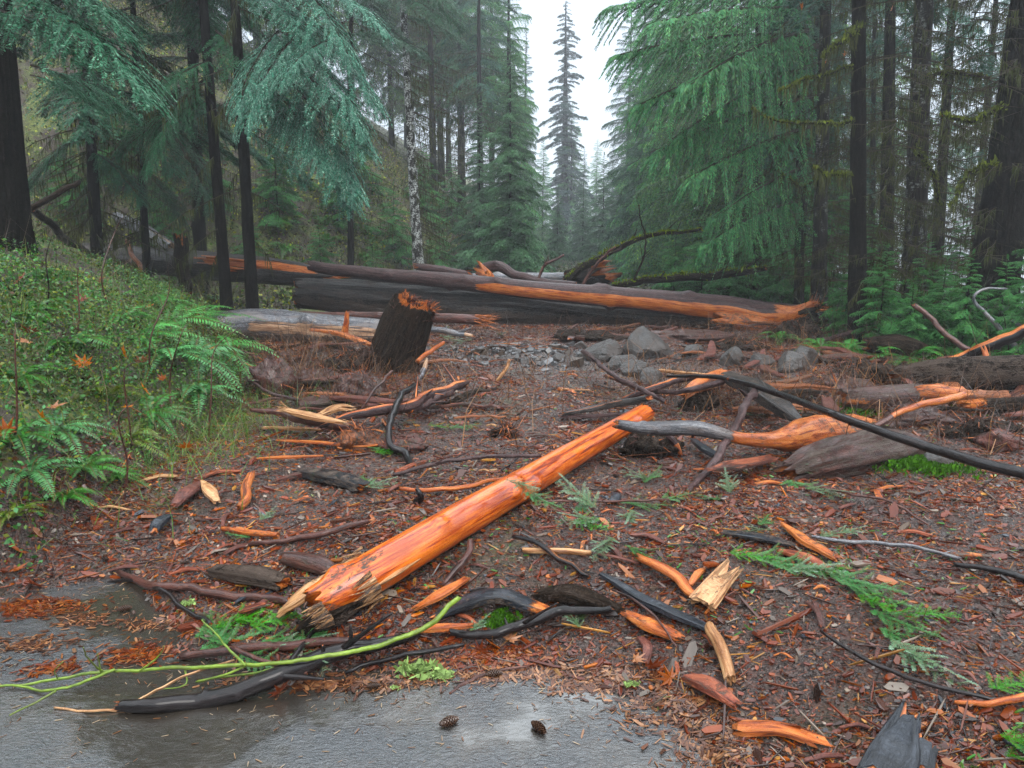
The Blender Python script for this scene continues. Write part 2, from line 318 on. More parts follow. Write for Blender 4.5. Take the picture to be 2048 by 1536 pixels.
# ------------------------------------------------------------------ tubes: logs, sticks, planks
def catmull(P, n):
    P = np.asarray(P, float)
    if len(P) == 2: return P[0]+(P[1]-P[0])*np.linspace(0, 1, n)[:, None]
    seg = np.linalg.norm(np.diff(P[:, :3], axis=0), axis=1); s = np.concatenate([[0], np.cumsum(seg)]); u = np.linspace(0, s[-1], n)
    i = np.clip(np.searchsorted(s, u)-1, 0, len(P)-2); t = ((u-s[i])/np.maximum(s[i+1]-s[i], 1e-9))[:, None]
    Pe = np.vstack([2*P[0]-P[1], P, 2*P[-1]-P[-2]]); a, b, c, d = Pe[i], Pe[i+1], Pe[i+2], Pe[i+3]
    return .5*(2*b+(c-a)*t+(2*a-5*b+4*c-d)*t*t+(3*b-a-3*c+d)*t**3)
def tube(g, P, R, n=40, sides=16, amp=.08, jag=(.5, .5), flat=1., seed=None, peel=.0, mud=.0, mi=0, wob=.0, tip=(False, False), fib=3., ends=True, sq=None, kink=2.6, knots=None):
    sq = sq if sq else (.38 if flat < .7 else None)
    """P (k,3) path, R (k,) radii.  flat: height/width of the section.  peel/mud: number or f(theta, s)->array"""
    seed = seed if seed is not None else int(rng.integers(1e6))
    X = catmull(np.column_stack([P, R]), n); C, r = X[:, :3].copy(), np.maximum(X[:, 3], 1e-4)
    s = np.concatenate([[0], np.cumsum(np.linalg.norm(np.diff(C, axis=0), axis=1))])
    if wob and kink:
        q_ = s/(9*max(r.mean(), .004)); C = C+np.stack([fbm(q_, 3.3*k+1, 0, seed+20+k, 3) for k in range(3)], -1)*r.mean()*kink*np.array([1, 1, .6])
    if wob:
        ww = np.stack([fbm(s*2.2/max(.3, s[-1]*.5), 7.3*k, 0, seed+k, 3) for k in range(3)], -1); C = C+ww*wob
    Tn = np.gradient(C, axis=0); Tn /= np.linalg.norm(Tn, axis=1)[:, None]+1e-12
    up = np.array([0, 0, 1.]) if abs(Tn[:, 2]).mean() < .75 else np.array([0, -1., 0])
    A = np.cross(Tn, up); A /= np.linalg.norm(A, axis=1)[:, None]+1e-12; B = np.cross(A, Tn)   # A sideways, B up
    th = np.linspace(0, 2*math.pi, sides, endpoint=False); TH, S = np.meshgrid(th, s)
    ct, st = np.cos(TH), np.sin(TH); R0 = r[:, None]
    rr = R0*(1+amp*2*fbm(ct*fib, st*fib, S/max(r.mean(), .01)*.18, seed, 4)+amp*.9*fbm(ct*fib*4, st*fib*4, S/max(r.mean(), .01)*.5, seed+9, 3))
    kn = int(s[-1]/max(.22, r.mean()*5)) if knots is None else knots
    for q_ in range(kn):
        t0, s0 = rng.uniform(0, 6.28), rng.uniform(.03, .97)*s[-1]; dq = (np.angle(np.exp(1j*(TH-t0)))*r.mean()/(r.mean()*.45))**2+((S-s0)/(r.mean()*.5))**2; rr = rr*(1+rng.uniform(.12, .4)*np.exp(-dq))
    if flat < .7: rr = rr*(1+.10*(vn(ct*11, st*11, S*1.5, seed)-.5))
    for e_, tp in ((0, tip[0]), (1, tip[1])):
        if tp:
            q = (S if e_ == 0 else s[-1]-S)/(tp if tp is not True else 4*r.mean()); rr = rr*np.sqrt(np.clip(q, .02, 1))
    if sq: ct_, st_ = np.sign(ct)*np.abs(ct)**sq, np.sign(st)*np.abs(st)**sq
    else: ct_, st_ = ct, st
    off = np.zeros_like(rr)
    for e_ in (0, 1):
        j = jag[e_]
        if j:
            f_ = (fbm(ct[0]*2.5, st[0]*2.5, 3, seed+50+e_, 3)*2.2+fbm(ct[0]*9, st[0]*9, 3, seed+60+e_, 2)*2.0)
            re = r[0 if e_ == 0 else -1]; L = s[-1]; fall = np.clip(1-(S if e_ == 0 else L-S)/max(2.5*re*j+1e-6, 1e-6), 0, 1)
            off += fall*f_[None]*re*j*(1 if e_ == 0 else -1)*1.3
    V = C[:, None]+A[:, None]*(ct_*rr)[..., None]+B[:, None]*(st_*rr*flat)[..., None]+Tn[:, None]*off[..., None]
    lc = np.stack([ct*rr, st*rr, S+seed % 97], -1)
    ev = lambda f_: f_(TH, S/s[-1]) if callable(f_) else np.full(TH.shape, float(f_))
    pe, mu = ev(peel), ev(mud); m_ = n*sides; ii = np.arange(m_).reshape(n, sides); jj = np.roll(ii, -1, 1)
    Q = np.stack([ii[:-1], jj[:-1], jj[1:], ii[1:]], -1).reshape(-1, 4)
    VV = [V.reshape(-1, 3)]; LC = [lc.reshape(-1, 3)]; PE = [pe.ravel()]; MU = [mu.ravel()]; QQ = [Q]; TT = []; base = m_
    for e_ in (0, 1):
        k = 0 if e_ == 0 else n-1; c = C[k]; rim = V[k]; d = Tn[k]*(1 if e_ == 0 else -1)
        inner = c+(rim-c)*.62+d*(r[k]*jag[e_]*rng.uniform(-.9, .9, sides))[:, None]
        cen = c+d*r[k]*jag[e_]*.3; ri = ii[k]; n0 = base
        VV += [inner, cen[None]]; LC += [np.column_stack([ct[0]*r[k]*.6, st[0]*r[k]*.6, np.full(sides, 5.+s[k])]), np.array([[0, 0, 5.+s[k]]])]
        PE += [np.full(sides+1, 1.2)]; MU += [np.full(sides+1, .15)]
        a_ = np.arange(sides); b2 = (a_+1) % sides
        q = np.stack([ri[b2], ri[a_], n0+a_, n0+b2], -1) if e_ == 0 else np.stack([ri[a_], ri[b2], n0+b2, n0+a_], -1)
        tt = np.stack([n0+b2, n0+a_, np.full(sides, n0+sides)], -1) if e_ == 0 else np.stack([n0+a_, n0+b2, np.full(sides, n0+sides)], -1)
        QQ.append(q); TT.append(tt); base += sides+1
    g.add(np.concatenate(VV), np.concatenate(QQ), np.concatenate(TT), mi=mi, lc=np.concatenate(LC), peel=np.concatenate(PE), mud=np.concatenate(MU))
    return C, r
def spikes(g, c, d, r, n, L, mi=0, w=.12, spread=.25, peel=1.2, mud=0.1):
    """splinters sticking out of a broken end: c centre, d direction, r radius"""
    d = np.asarray(d, float)/np.linalg.norm(d); a = np.cross(d, [0, 0, 1.]); a /= np.linalg.norm(a)+1e-9; b = np.cross(a, d)
    for i in range(n):
        t = rng.uniform(0, 2*math.pi); q = math.sqrt(rng.uniform(.1, 1))*r; p0 = c+(a*math.cos(t)+b*math.sin(t))*q-d*r*.6
        dd = d+(a*rng.normal()+b*rng.normal())*spread; dd /= np.linalg.norm(dd); l = L*rng.uniform(.35, 1)+r*.6; ww = w*r*rng.uniform(.5, 1.4)
        u = np.cross(dd, rng.normal(size=3)); u /= np.linalg.norm(u); v = np.cross(u, dd)*.45
        V = [p0+u*ww, p0+v*ww, p0-u*ww, p0-v*ww]; V += [x+dd*l*.6-(x-p0)*.3 for x in V[:4]]; V += [p0+dd*l]
        Q = [(i_, (i_+1) % 4, (i_+1) % 4+4, i_+4) for i_ in range(4)]; T = [(4, 5, 8), (5, 6, 8), (6, 7, 8), (7, 4, 8)]
        lc = np.array([(x-c) for x in V]); z = lc@d; lc = np.column_stack([lc@a*3, lc@b*3, z])
        g.add(np.array(V), Q, T, mi=mi, lc=lc, peel=peel, mud=mud)
LAND = []   # landmarks for labels: (x, y, phrase)
def pts(path, sink=.55):
    P, R = [], []
    for q in path:
        px, py, wpx = q[:3]
        if len(q) > 4: p = at(px, py, q[4]); r = wpx/2*depth(p)/F
        else:
            p = hit(px, py); r = wpx/2*depth(p)/F; lift = (q[3] if len(q) > 3 and q[3] is not None else 0)+r*sink
            p = hit(px, py, lift); r = wpx/2*depth(p)/F
        P.append(p); R.append(r)
    return np.array(P), np.array(R)
def stick(name, label, cat, path, mat='bark_red', peel=.1, mud=.1, land=None, group=None, sides=10, n=None, amp=.12, jag=(.6, .6), flat=1., wob=.02, tip=(False, False), spk=(0, 0), spl=6, sink=.55, fib=2., twigs=0, kink=None):
    kink = kink if kink is not None else (.8 if flat < .7 else .5 if name in ('fallen_log', 'stripped_log', 'sapling_pole', 'rotten_log') else 2.6)
    P, R = pts(path, sink); L = np.linalg.norm(np.diff(P, axis=0), axis=1).sum(); n = n or int(np.clip(L/.03, 14, 260))
    if flat < .7: sides = max(sides, 22)
    g = G(); C, r = tube(g, P, R, n, sides, amp, jag, flat, None, peel, mud, 0, wob*(.3 if kink < 1 else 1), tip, fib, kink=kink)
    o = link(name, g.mesh(name, [mat], flat >= .7))
    for e_ in (0, 1):
        if spk[e_]:
            g2 = G(); k = 0 if e_ == 0 else -1; d = (C[0]-C[2]) if e_ == 0 else (C[-1]-C[-3]); spikes(g2, C[k], d, r[k], spk[e_], r[k]*spl, spread=.22, mud=.4)
            link('splintered_end', g2.mesh('splintered_end', ['wood_orange' if mat != 'wood_pale' else 'wood_pale']), o)
    if twigs:
        for i in range(twigs):
            k = int(rng.integers(n//6, n-2)); d = C[min(k+2, n-1)]-C[k]; d /= np.linalg.norm(d)+1e-9; sd_ = rng.normal(size=3); sd_[2] = abs(sd_[2])*.8; dd = d*.8+sd_/np.linalg.norm(sd_); l = rng.uniform(.06, .25)*min(1.5, L)
            g2 = G(); tube(g2, np.array([C[k], C[k]+dd*l*.5, C[k]+dd*l+[0, 0, -.03*l]]), np.array([r[k]*.45, r[k]*.3, r[k]*.12]), 7, 5, .1, (0, .5), peel=peel)
            link('twig', g2.mesh('twig', [mat], True), o)
    tag(o, label, cat, group); centre(o)
    c = P.mean(0); LAND.append((c[0], c[1], land)) if land else None
    return o, C, r
# ------------------------------------------------------------------ the big logs
def band(c, half, s0=-1., s1=2., hi=1.2, lo=-.3, soft=.35):
    def f(TH, S):
        d = np.abs((TH-c+math.pi) % (2*math.pi)-math.pi); return lo+(hi-lo)*sstep(half+soft, half-soft, d)*sstep(s0-.04, s0+.04, S)*sstep(s1+.04, s1-.04, S)
    return f
def under(hi=1., lo=0., lim=-.2):
    return lambda TH, S: lo+(hi-lo)*sstep(lim+.45, lim-.25, np.sin(TH))
def addf(*fs): return lambda TH, S: sum(f(TH, S) if callable(f) else f for f in fs)
# great slate log lying on the road
o, C, r = stick('fallen_log', 'huge dark wet log lying across the road, lowest of the log jam', 'log', [(600, 588, 62, 0, 14.9), (760, 598, 70, 0, 14.8), (1000, 614, 78, 0, 14.5), (1250, 628, 72, 0, 14.2), (1450, 636, 70, 0, 13.9), (1600, 645, 60, 0, 13.7)], 'bark_slate', peel=-.4, mud=addf(under(.7, .1), .12), sides=64, n=300, amp=.15, jag=(.4, .8), land='great dark log', fib=4.5)
# long half-peeled log on top of it
def pk(TH, S): return np.maximum(band(-.3, .62, .36, 1.1)(TH, S), band(math.pi/2, 2, .93, 2)(TH, S))
o, C, r = stick('fallen_log', 'long purple-barked log with an orange peeled flank, resting on the great dark log', 'log', [(620, 530, 20, 0, 14.6), (680, 541, 24, 0, 14.5), (900, 563, 32, 0, 14.1), (1100, 583, 38, 0, 13.7), (1300, 602, 44, 0, 13.3), (1450, 617, 52, 0, 13.0), (1540, 632, 50, 0, 12.8), (1590, 628, 34, 0, 12.7), (1625, 612, 22, 0, 12.6)], 'bark_purple', peel=pk, mud=.12, sides=32, n=300, amp=.06, jag=(.6, 1.1), land='half-peeled log', spk=(0, 10), spl=3, fib=2)
TL = o
def addpart(parent, name, path, mat, **kw):
    P, R = pts(path); g = G(); kw.setdefault('n', 40); tube(g, P, R, **kw); p = link(name, g.mesh(name, [mat], True), parent); p.location = -Vector(parent.location); return p
addpart(TL, 'torn_root', [(1440, 640, 30, 0, 12.8), (1500, 650, 44, 0, 12.7), (1545, 660, 36, 0, 12.6), (1575, 672, 18, 0, 12.5)], 'wood_orange', peel=.7, mud=.5, amp=.35, jag=(.8, 1.6), sides=20)
addpart(TL, 'root', [(1540, 640, 60, 0, 13.0), (1590, 645, 62, 0, 12.9), (1630, 655, 40, 0, 12.8), (1650, 690, 14, 0, 12.7)], 'bark_rough', peel=-.2, mud=.6, amp=.45, jag=(1, 1.6), sides=22)
for a in ([(1600, 625, 12, 0, 12.6), (1640, 615, 8, 0, 12.5), (1650, 640, 4, 0, 12.4)], [(1610, 650, 12, 0, 12.6), (1650, 640, 8, 0, 12.5), (1690, 650, 3, 0, 12.4)], [(1580, 640, 14, 0, 12.5), (1600, 680, 10, 0, 12.4), (1590, 710, 5, 0, 12.3)]):
    addpart(TL, 'root', a, 'bark_rough', peel=0, mud=.4, amp=.3, sides=8, wob=.04)
g = G()
P_, _ = pts([(1630, 612, 20, 0, 12.6)]); spikes(g, P_[0], [.4, -.1, .6], .12, 22, .35, spread=.5, peel=.9, mud=.5); sp1 = link('splintered_end', g.mesh('splintered_end', ['wood_orange']), TL); sp1.location = -Vector(TL.location)
# left splintered log
o, C, r = stick('fallen_log', 'thick dark log behind the two slim trunks, its flank torn into orange slats', 'log', [(150, 508, 44, 0, 16.4), (215, 513, 48, 0, 16.2), (380, 528, 54, 0, 15.8), (520, 541, 54, 0, 15.5), (620, 550, 44, 0, 15.3), (665, 552, 30, 0, 15.2)], 'bark_slate', peel=band(.55, .35, .55, .98), mud=.1, sides=36, n=200, amp=.14, jag=(1, 1.6), land='torn dark log', spk=(0, 16), spl=4, fib=3)
LT = o
g = G()
for i in range(34):     # torn slats along the flank
    px = rng.uniform(390, 600); y = 512+(px-390)*.075+rng.uniform(0, 20); p = at(px, y, 15.25+rng.uniform(-.05, .1)); q = at(px+rng.uniform(40, 110), y+rng.uniform(4, 12), 15.1)
    spikes(g, p, q-p, .05, 1, float(np.linalg.norm(q-p)), w=.5, spread=.03, peel=.9)
s_ = link('torn_slats', g.mesh('torn_slats', ['wood_orange']), LT); s_.location = -Vector(LT.location); s_['kind'] = 'stuff'
# grey foreground-left log
o, C, r = stick('fallen_log', 'bluish grey wet log with a hollow broken end beside the slanted stump', 'log', [(415, 655, 44, 0, 11.6), (450, 652, 60, 0, 11.5), (520, 650, 66, 0, 11.4), (640, 656, 60, 0, 11.2), (760, 664, 54, 0, 11.0), (800, 668, 46, 0, 10.9)], 'bark_grey', peel=band(0, .6, .25, 1.1, .6, -.2), mud=under(.9, .05, -.35), sides=36, n=170, amp=.12, jag=(1.6, 1), land='grey wet log', spk=(8, 0), spl=1.6, fib=3)
# slender reddish log with frayed end
o, C, r = stick('fallen_log', 'slender reddish log with a frayed orange end pointing right behind the slanted stump', 'log', [(600, 630, 15, 0, 12.1), (760, 633, 18, 0, 12.0), (900, 637, 20, 0, 11.9), (955, 640, 20, 0, 11.85)], 'bark_red', peel=band(1.4, .15, .2, 2, .7), mud=.1, sides=16, n=120, amp=.07, jag=(.3, 1.4), spk=(0, 34), spl=5.5, land='slender frayed log')
# logs behind
stick('fallen_log', 'pale grey smooth log lying flat behind the half-peeled log', 'log', [(690, 552, 14, 0, 18.2), (850, 556, 18, 0, 18), (1000, 557, 22, 0, 17.8), (1145, 553, 18, 0, 17.6)], 'bark_grey', peel=-.5, mud=0, sides=24, n=90, amp=.06, jag=(.3, .5), land='pale grey back log')
stick('fallen_log', 'short birch-like log end with a torn tip on top of the pale grey log', 'log', [(832, 533, 13, 0, 16.3), (880, 540, 17, 0, 16.1), (935, 551, 17, 0, 15.9)], 'bark_purple', peel=-.2, mud=0, sides=18, n=50, amp=.08, jag=(1.2, .8), spk=(6, 3), spl=2, land='short birch-like log')
o, C, r = stick('bent_branch', 'thick bent branch with a torn orange root end above the half-peeled log', 'branch', [(962, 540, 20, 0, 15.4), (1000, 532, 20, 0, 15.3), (1030, 550, 18, 0, 15.2), (1080, 563, 17, 0, 15.0), (1150, 570, 12, 0, 14.9)], 'bark_purple', peel=.1, mud=.1, sides=18, n=80, amp=.15, jag=(1.5, .8), spk=(10, 0), spl=1.8, land='bent branch')
addpart(o, 'root', [(965, 545, 26, 0, 15.3), (975, 558, 30, 0, 15.2), (970, 568, 18, 0, 15.15)], 'wood_orange', peel=.6, mud=.4, amp=.4, jag=(1.5, 1), sides=14)
stick('root_stump', 'dark upturned stump end behind the log jam at the right of the road', 'stump', [(1130, 560, 32, 0, 16.4), (1180, 556, 52, 0, 16.2), (1222, 548, 58, 0, 16.1)], 'bark_rough', peel=-.1, mud=.2, sides=24, n=60, amp=.3, jag=(.5, 1.2), spk=(0, 8), spl=1, land='dark upturned stump')
stick('leaning_log', 'bare blue-grey log leaning down onto the torn dark log', 'log', [(250, 435, 22, 0, 18.4), (290, 463, 25, 0, 17.6), (350, 498, 28, 0, 16.7)], 'bark_grey', peel=band(1.3, .4, .4, 2, .6), mud=0, sides=20, n=60, amp=.1, jag=(1.5, .5), land='leaning blue-grey log')
stick('broken_snag', 'small black broken snag standing in front of the torn dark log', 'snag', [(372, 585, 26, 0, 15.0), (368, 530, 27, 0, 15.0), (364, 482, 26, 0, 15.0)], 'bark_rough', peel=-.3, mud=.1, sides=18, n=50, amp=.2, jag=(.5, 1.2), spk=(0, 8), spl=1.2, land='black snag')
stick('bare_stick', 'short broken stick leaning on the torn dark log near its left end', 'stick', [(255, 482, 8, 0, 15.6), (285, 542, 10, 0, 15.0)], 'wood_orange', peel=.4, jag=(1, 1))
stick('mossy_pole', 'dark pole slanting down from the big left trunk', 'branch', [(60, 420, 14, 0, 9.5), (120, 465, 15, 0, 10.2), (200, 530, 15, 0, 11.5), (250, 560, 12, 0, 12)], 'bark_black', peel=-.3, mud=0)
stick('mossy_pole', 'mossy branch rising right from the foot of the big left trunk', 'branch', [(45, 425, 12, 0, 9.0), (110, 388, 11, 0, 9.3), (160, 362, 9, 0, 9.8)], 'bark_rough', peel=-.3, mud=0)
# ------------------------------------------------------------------ the hero log
def hp(TH, S):   # bare of bark everywhere but the muddy belly
    return 1.2-1.5*sstep(-.45, -.9, np.sin(TH))
def hm(TH, S):
    return 1.15*sstep(-.35, -.8, np.sin(TH))+.80*sstep(.105, .05, S+.03*np.cos(TH*2))-.28
o, C, r = stick('stripped_log', 'glossy bright orange stripped log lying diagonally over the mud in front', 'log', [(628, 1210, 70, .01), (690, 1176, 82, .02), (754, 1141, 86, .03), (871, 1071, 76, .03), (1028, 979, 63, .04), (1160, 902, 50, .05), (1287, 828, 38, .10)], 'wood_hero', peel=hp, mud=hm, land='orange stripped log', sides=80, n=420, amp=.05, jag=(.35, .5), sink=.75, fib=1.6, wob=0)
HL = o
addpart(HL, 'broken_slab', [(560, 1226, 24, .03), (590, 1202, 38, .06), (630, 1172, 36, .09), (668, 1145, 16, .10)], 'wood_pale', peel=1.2, mud=lambda TH, S: .05+.4*(S > .6), amp=.2, jag=(.35, .6), sides=30, n=60, flat=.35, kink=.5)
addpart(HL, 'broken_slab', [(595, 1262, 30, .0), (650, 1240, 50, .01), (710, 1205, 40, .02), (780, 1165, 16, .02)], 'bark_rough', peel=.2, mud=.55, amp=.3, jag=(.5, .6), sides=26, n=60, flat=.6)
addpart(HL, 'broken_slab', [(742, 1178, 8, .10), (790, 1148, 16, .115), (838, 1118, 5, .12)], 'wood_pale', peel=1.2, mud=.25, amp=.3, jag=(1, 1.6), sides=22, n=30, flat=.35)
addpart(HL, 'broken_slab', [(684, 1128, 16, .13), (712, 1120, 22, .15), (736, 1122, 8, .16)], 'wood_pale', peel=1.2, mud=.3, amp=.3, jag=(1, 1.6), sides=22, n=30, flat=.3)
g = G()
for (a, b_, n_, w_) in (((690, 1150), (630, 1190), 22, .25), ((740, 1180), (680, 1222), 18, .25), ((715, 1125), (668, 1142), 12, .2), ((640, 1235), (600, 1262), 14, .25)):
    p = hit(*a, .11); q = hit(*b_, .08); spikes(g, p, q-p, .06, n_, float(np.linalg.norm(q-p))*.8, w=w_*.8, spread=.16, peel=1.0, mud=.55)
s_ = link('splintered_end', g.mesh('splintered_end', ['wood_pale']), HL); s_.location = -Vector(HL.location)
# ------------------------------------------------------------------ slanted stump
P = np.array([at(777, 742, 8.05), at(792, 702, 8.0), at(811, 652, 7.95), at(829, 606, 7.9)]); px = depth(P[1])/F
g = G(); C, r = tube(g, P, np.array([49, 50, 48, 42])*px, 130, 60, .17, (.3, .22), 1, 77, lambda TH, S: -.4+.2*S, lambda TH, S: .2*S, 0, 0, fib=3)
ST = link('broken_stump', g.mesh('broken_stump', ['bark_rough'], True)); tag(ST, 'dark shaggy broken stump standing at a slant, its snapped top orange', 'stump')
LAND.append((P[0][0], P[0][1], 'slanted stump'))
g = G(); d = P[3]-P[2]; spikes(g, P[3]+[0, 0, -.02], d, .20, 260, .05, spread=.7, w=.06, mud=.5, peel=-.2); spikes(g, P[3]+[-.07, 0, .03], d, .07, 30, .11, spread=.35, w=.22, mud=.45, peel=.3); spikes(g, P[3]+[.2, 0, -.05], d+np.array([.5, 0, 0]), .07, 60, .10, spread=.8, w=.09, mud=.4, peel=0); spikes(g, P[3]+[.05, -.05, .0], d+np.array([.5, -.4, 0]), .08, 24, .09, spread=.6, w=.14, mud=.5, peel=.2)
link('snapped_top', g.mesh('snapped_top', ['wood_red']), ST)
g = G(); spikes(g, P[3]+[-.09, 0, .02], d, .075, 20, .14, spread=.35, w=.20, mud=.4); spikes(g, P[3]+[.22, -.05, -.05], [.8, -.3, .2], .05, 16, .09, spread=.6, w=.2, mud=.2); link('splintered_end', g.mesh('splintered_end', ['wood_orange']), ST)
for a in ([(812, 720, 44, 0, 7.9), (812, 755, 26, 0, 7.75), (820, 790, 20, 0, 7.5)], [(760, 740, 60, 0, 8.1), (735, 760, 40, 0, 8.0), (700, 790, 26, 0, 7.8)], [(780, 750, 50, 0, 8.2), (790, 775, 36, 0, 8.1), (800, 800, 20, 0, 8.0)], [(735, 720, 20, 0, 8.0), (700, 700, 14, 0, 8.0), (650, 690, 6, 0, 8.0)]):
    P2, R2 = pts(a); g = G(); tube(g, P2, R2, 26, 14, .35, (.5, 1), peel=-.1, mud=.35, wob=.04); link('root', g.mesh('root', ['bark_rough'], True), ST)
g = G(); spikes(g, at(748, 730, 7.95), [-.3, -.3, -.8], .22, 60, .3, spread=.8, w=.05, peel=-.2, mud=.6); s_ = link('root_fringe', g.mesh('root_fringe', ['bark_red']), ST); s_['kind'] = 'stuff'
centre(ST)
# ------------------------------------------------------------------ rocks and root clods
def rock(name, label, cat, px, py, wpx, hpx, mat='rock', seed=0, depthk=.8, Y=None, rough=.05, group=None, planes=14, land=None):
    p = hit(px, py+hpx*.45) if Y is None else at(px, py+hpx*.45, Y); k = depth(p)/F; a, c = wpx/2*k, hpx*.62*k
    r_ = np.random.default_rng(seed+100); nu, nv = 40, 26
    U, Vv = np.meshgrid(np.linspace(0, 2*math.pi, nu, endpoint=False), np.linspace(0, math.pi, nv)); D = np.stack([np.sin(Vv)*np.cos(U), np.sin(Vv)*np.sin(U), np.cos(Vv)], -1).reshape(-1, 3)
    Nn = r_.normal(size=(planes, 3)); Nn /= np.linalg.norm(Nn, axis=1)[:, None]; cc = r_.uniform(.72, 1.05, planes)
    dn = D@Nn.T; rr = np.min(np.where(dn > .05, cc/np.maximum(dn, .05), 9), 1); rr = np.minimum(rr, 1.25)
    rr *= 1+rough*4*fbm(D[:, 0]*3, D[:, 1]*3, D[:, 2]*3, seed, 4)
    V = D*rr[:, None]*[a, a*depthk, c]; ang = r_.uniform(-.3, .3); V = V@np.array([[math.cos(ang), 0, math.sin(ang)], [0, 1, 0], [-math.sin(ang), 0, math.cos(ang)]])
    ii = np.arange(nu*nv).reshape(nv, nu); jj = np.roll(ii, -1, 1); g = G(); g.add(V, np.stack([ii[:-1], ii[1:], jj[1:], jj[:-1]], -1).reshape(-1, 4), lc=V, peel=-.2, mud=.5)
    me = g.mesh(name, [mat], mat != 'rock'); o = link(name, me, loc=(p[0], p[1]+a*depthk*.4, p[2]+c*.36)); tag(o, label, cat, group)
    if land: LAND.append((p[0], p[1], land))
    return o
RK = [(1292, 688, 84, 66, 'large upright grey boulder with a pointed muddy top on the road', 'upright boulder'), (1212, 700, 86, 44, 'low rounded muddy boulder just left of the upright boulder', 'low muddy boulder'), (1275, 736, 58, 44, 'blue-grey angular rock in front of the upright boulder', 'blue-grey rock'), (1244, 724, 56, 40, 'brownish angular rock touching the blue-grey angular rock', None), (1302, 752, 46, 32, 'small dark muddy rock at the foot of the blue-grey angular rock', None),
      (1384, 702, 44, 26, 'low flat grey rock between the upright boulder and the cubic rock', None), (1462, 712, 42, 40, 'cubic grey rock standing alone on the wet mud', 'cubic grey rock'), (1525, 720, 44, 28, 'reddish brown rock right of the cubic grey rock', None), (1585, 724, 60, 40, 'dark grey rounded boulder half buried beside the tall one at the verge', None), (1608, 708, 50, 44, 'pale grey boulder with a domed top at the right verge', 'domed boulder'),
      (1010, 716, 26, 14, 'small white wet stone in the gravel patch', 'gravel patch'), (1055, 722, 30, 14, 'small flat stone at the middle of the gravel patch', None), (1120, 716, 26, 16, 'small dark stone at the right of the gravel patch', None), (960, 700, 24, 12, 'small stone at the left of the gravel patch', None), (1160, 690, 28, 16, 'brown clod of mud below the great dark log', None), (1875, 920, 56, 30, 'rounded brown stone near the rotten log at the right', None)]
for i, (x, y, a, b_, l, ld) in enumerate(RK): rock('boulder' if a > 38 else 'stone', l, 'boulder' if a > 38 else 'stone', x, y, a, b_, seed=i*3, land=ld, planes=11)
CL = [(548, 752, 90, 80, 'dark shaggy root clod below the hollow end of the grey wet log', 'bark_red'), (720, 770, 110, 70, 'reddish clod of matted roots under the slanted stump', 'bark_red'), (1013, 862, 52, 34, 'small fuzzy root ball sitting on the mud left of the orange log', 'bark_rough'), (640, 752, 110, 40, 'heap of earth and roots between the root clod and slanted stump', 'bark_red'),
      (1305, 885, 120, 46, 'chunk of rotten brown wood under the orange-barked branch', 'bark_rough'), (715, 878, 100, 44, 'rotten block of orange and yellow wood near the bent dark root', 'wood_orange'), (800, 888, 90, 30, 'crumbly brown slab of rotten wood right of the yellow-orange block', 'wood_red'), (640, 805, 90, 26, 'dark red bark lump with a rounded back near the left verge', 'bark_red'), (2010, 880, 110, 46, 'heap of crumbled red rotten wood at the far right', 'wood_red'), (1720, 745, 130, 46, 'dark heap of roots and twigs at the right verge', 'bark_rough'), (1400, 800, 90, 40, 'muddy mound of twigs below the end of the black pole', 'bark_rough'), (1600, 665, 110, 40, 'tangled dark root mass under the torn end of the half-peeled log', 'bark_rough')]
def shag(o, wx, n, mat, l0=.10):
    g = G(); V = np.array([v.co for v in o.data.vertices])
    for i in range(n):
        v = V[int(rng.integers(len(V)))]; d = v/np.linalg.norm(v)*.6+rng.normal(size=3)*.6+[0, 0, -.3]; spikes(g, v*.97, d, .02, 1, l0*rng.uniform(.4, 1.4), w=.25, peel=float(rng.choice([-.3, -.3, 1.1])), mud=.4)
    s = link('loose_fibre', g.mesh('loose_fibre', [mat]), o); s['kind'] = 'stuff'
for i, (x, y, a, b_, l, m_) in enumerate(CL):
    o = rock('root_clod' if 'root' in l else 'rotten_wood', l, 'root clod' if 'root' in l else 'rotten wood', x, y, a, b_, m_, 50+i*7, rough=.16, planes=22)
    shag(o, a, 320 if 'root' in l else 90, 'bark_red', .11)
    LAND.append((o.location.x, o.location.y, ' '.join(l.split()[:4]))) if i in (0, 2, 4, 5) else None
for i, (x, y, a, b_, l) in enumerate([(1180, 672, 150, 22, 'low dark heap of mud and bark under the middle of the half-peeled log'), (1370, 672, 170, 26, 'dark heap of splintered bark left of the tangled dark root mass'), (1480, 690, 120, 22, 'flat muddy heap of bark in front of the tangled dark root mass'), (560, 716, 90, 24, 'brown heap of twigs under the grey wet log'), (690, 722, 90, 50, 'red-brown heap of shredded bark against the left of the slanted stump'), (1850, 830, 160, 40, 'dark heap of bark below the torn yellow-orange log end'), (1960, 860, 140, 40, 'dark heap of rotten bits at the right edge above the black pole'), (1690, 770, 110, 34, 'dark twiggy heap behind the middle of the black pole')]):
    o = rock('root_clod', l, 'debris heap', x, y, a, b_, 'bark_red' if i % 2 else 'bark_rough', 300+i*5, rough=.2, planes=26); shag(o, a, 260, 'bark_red', .13)
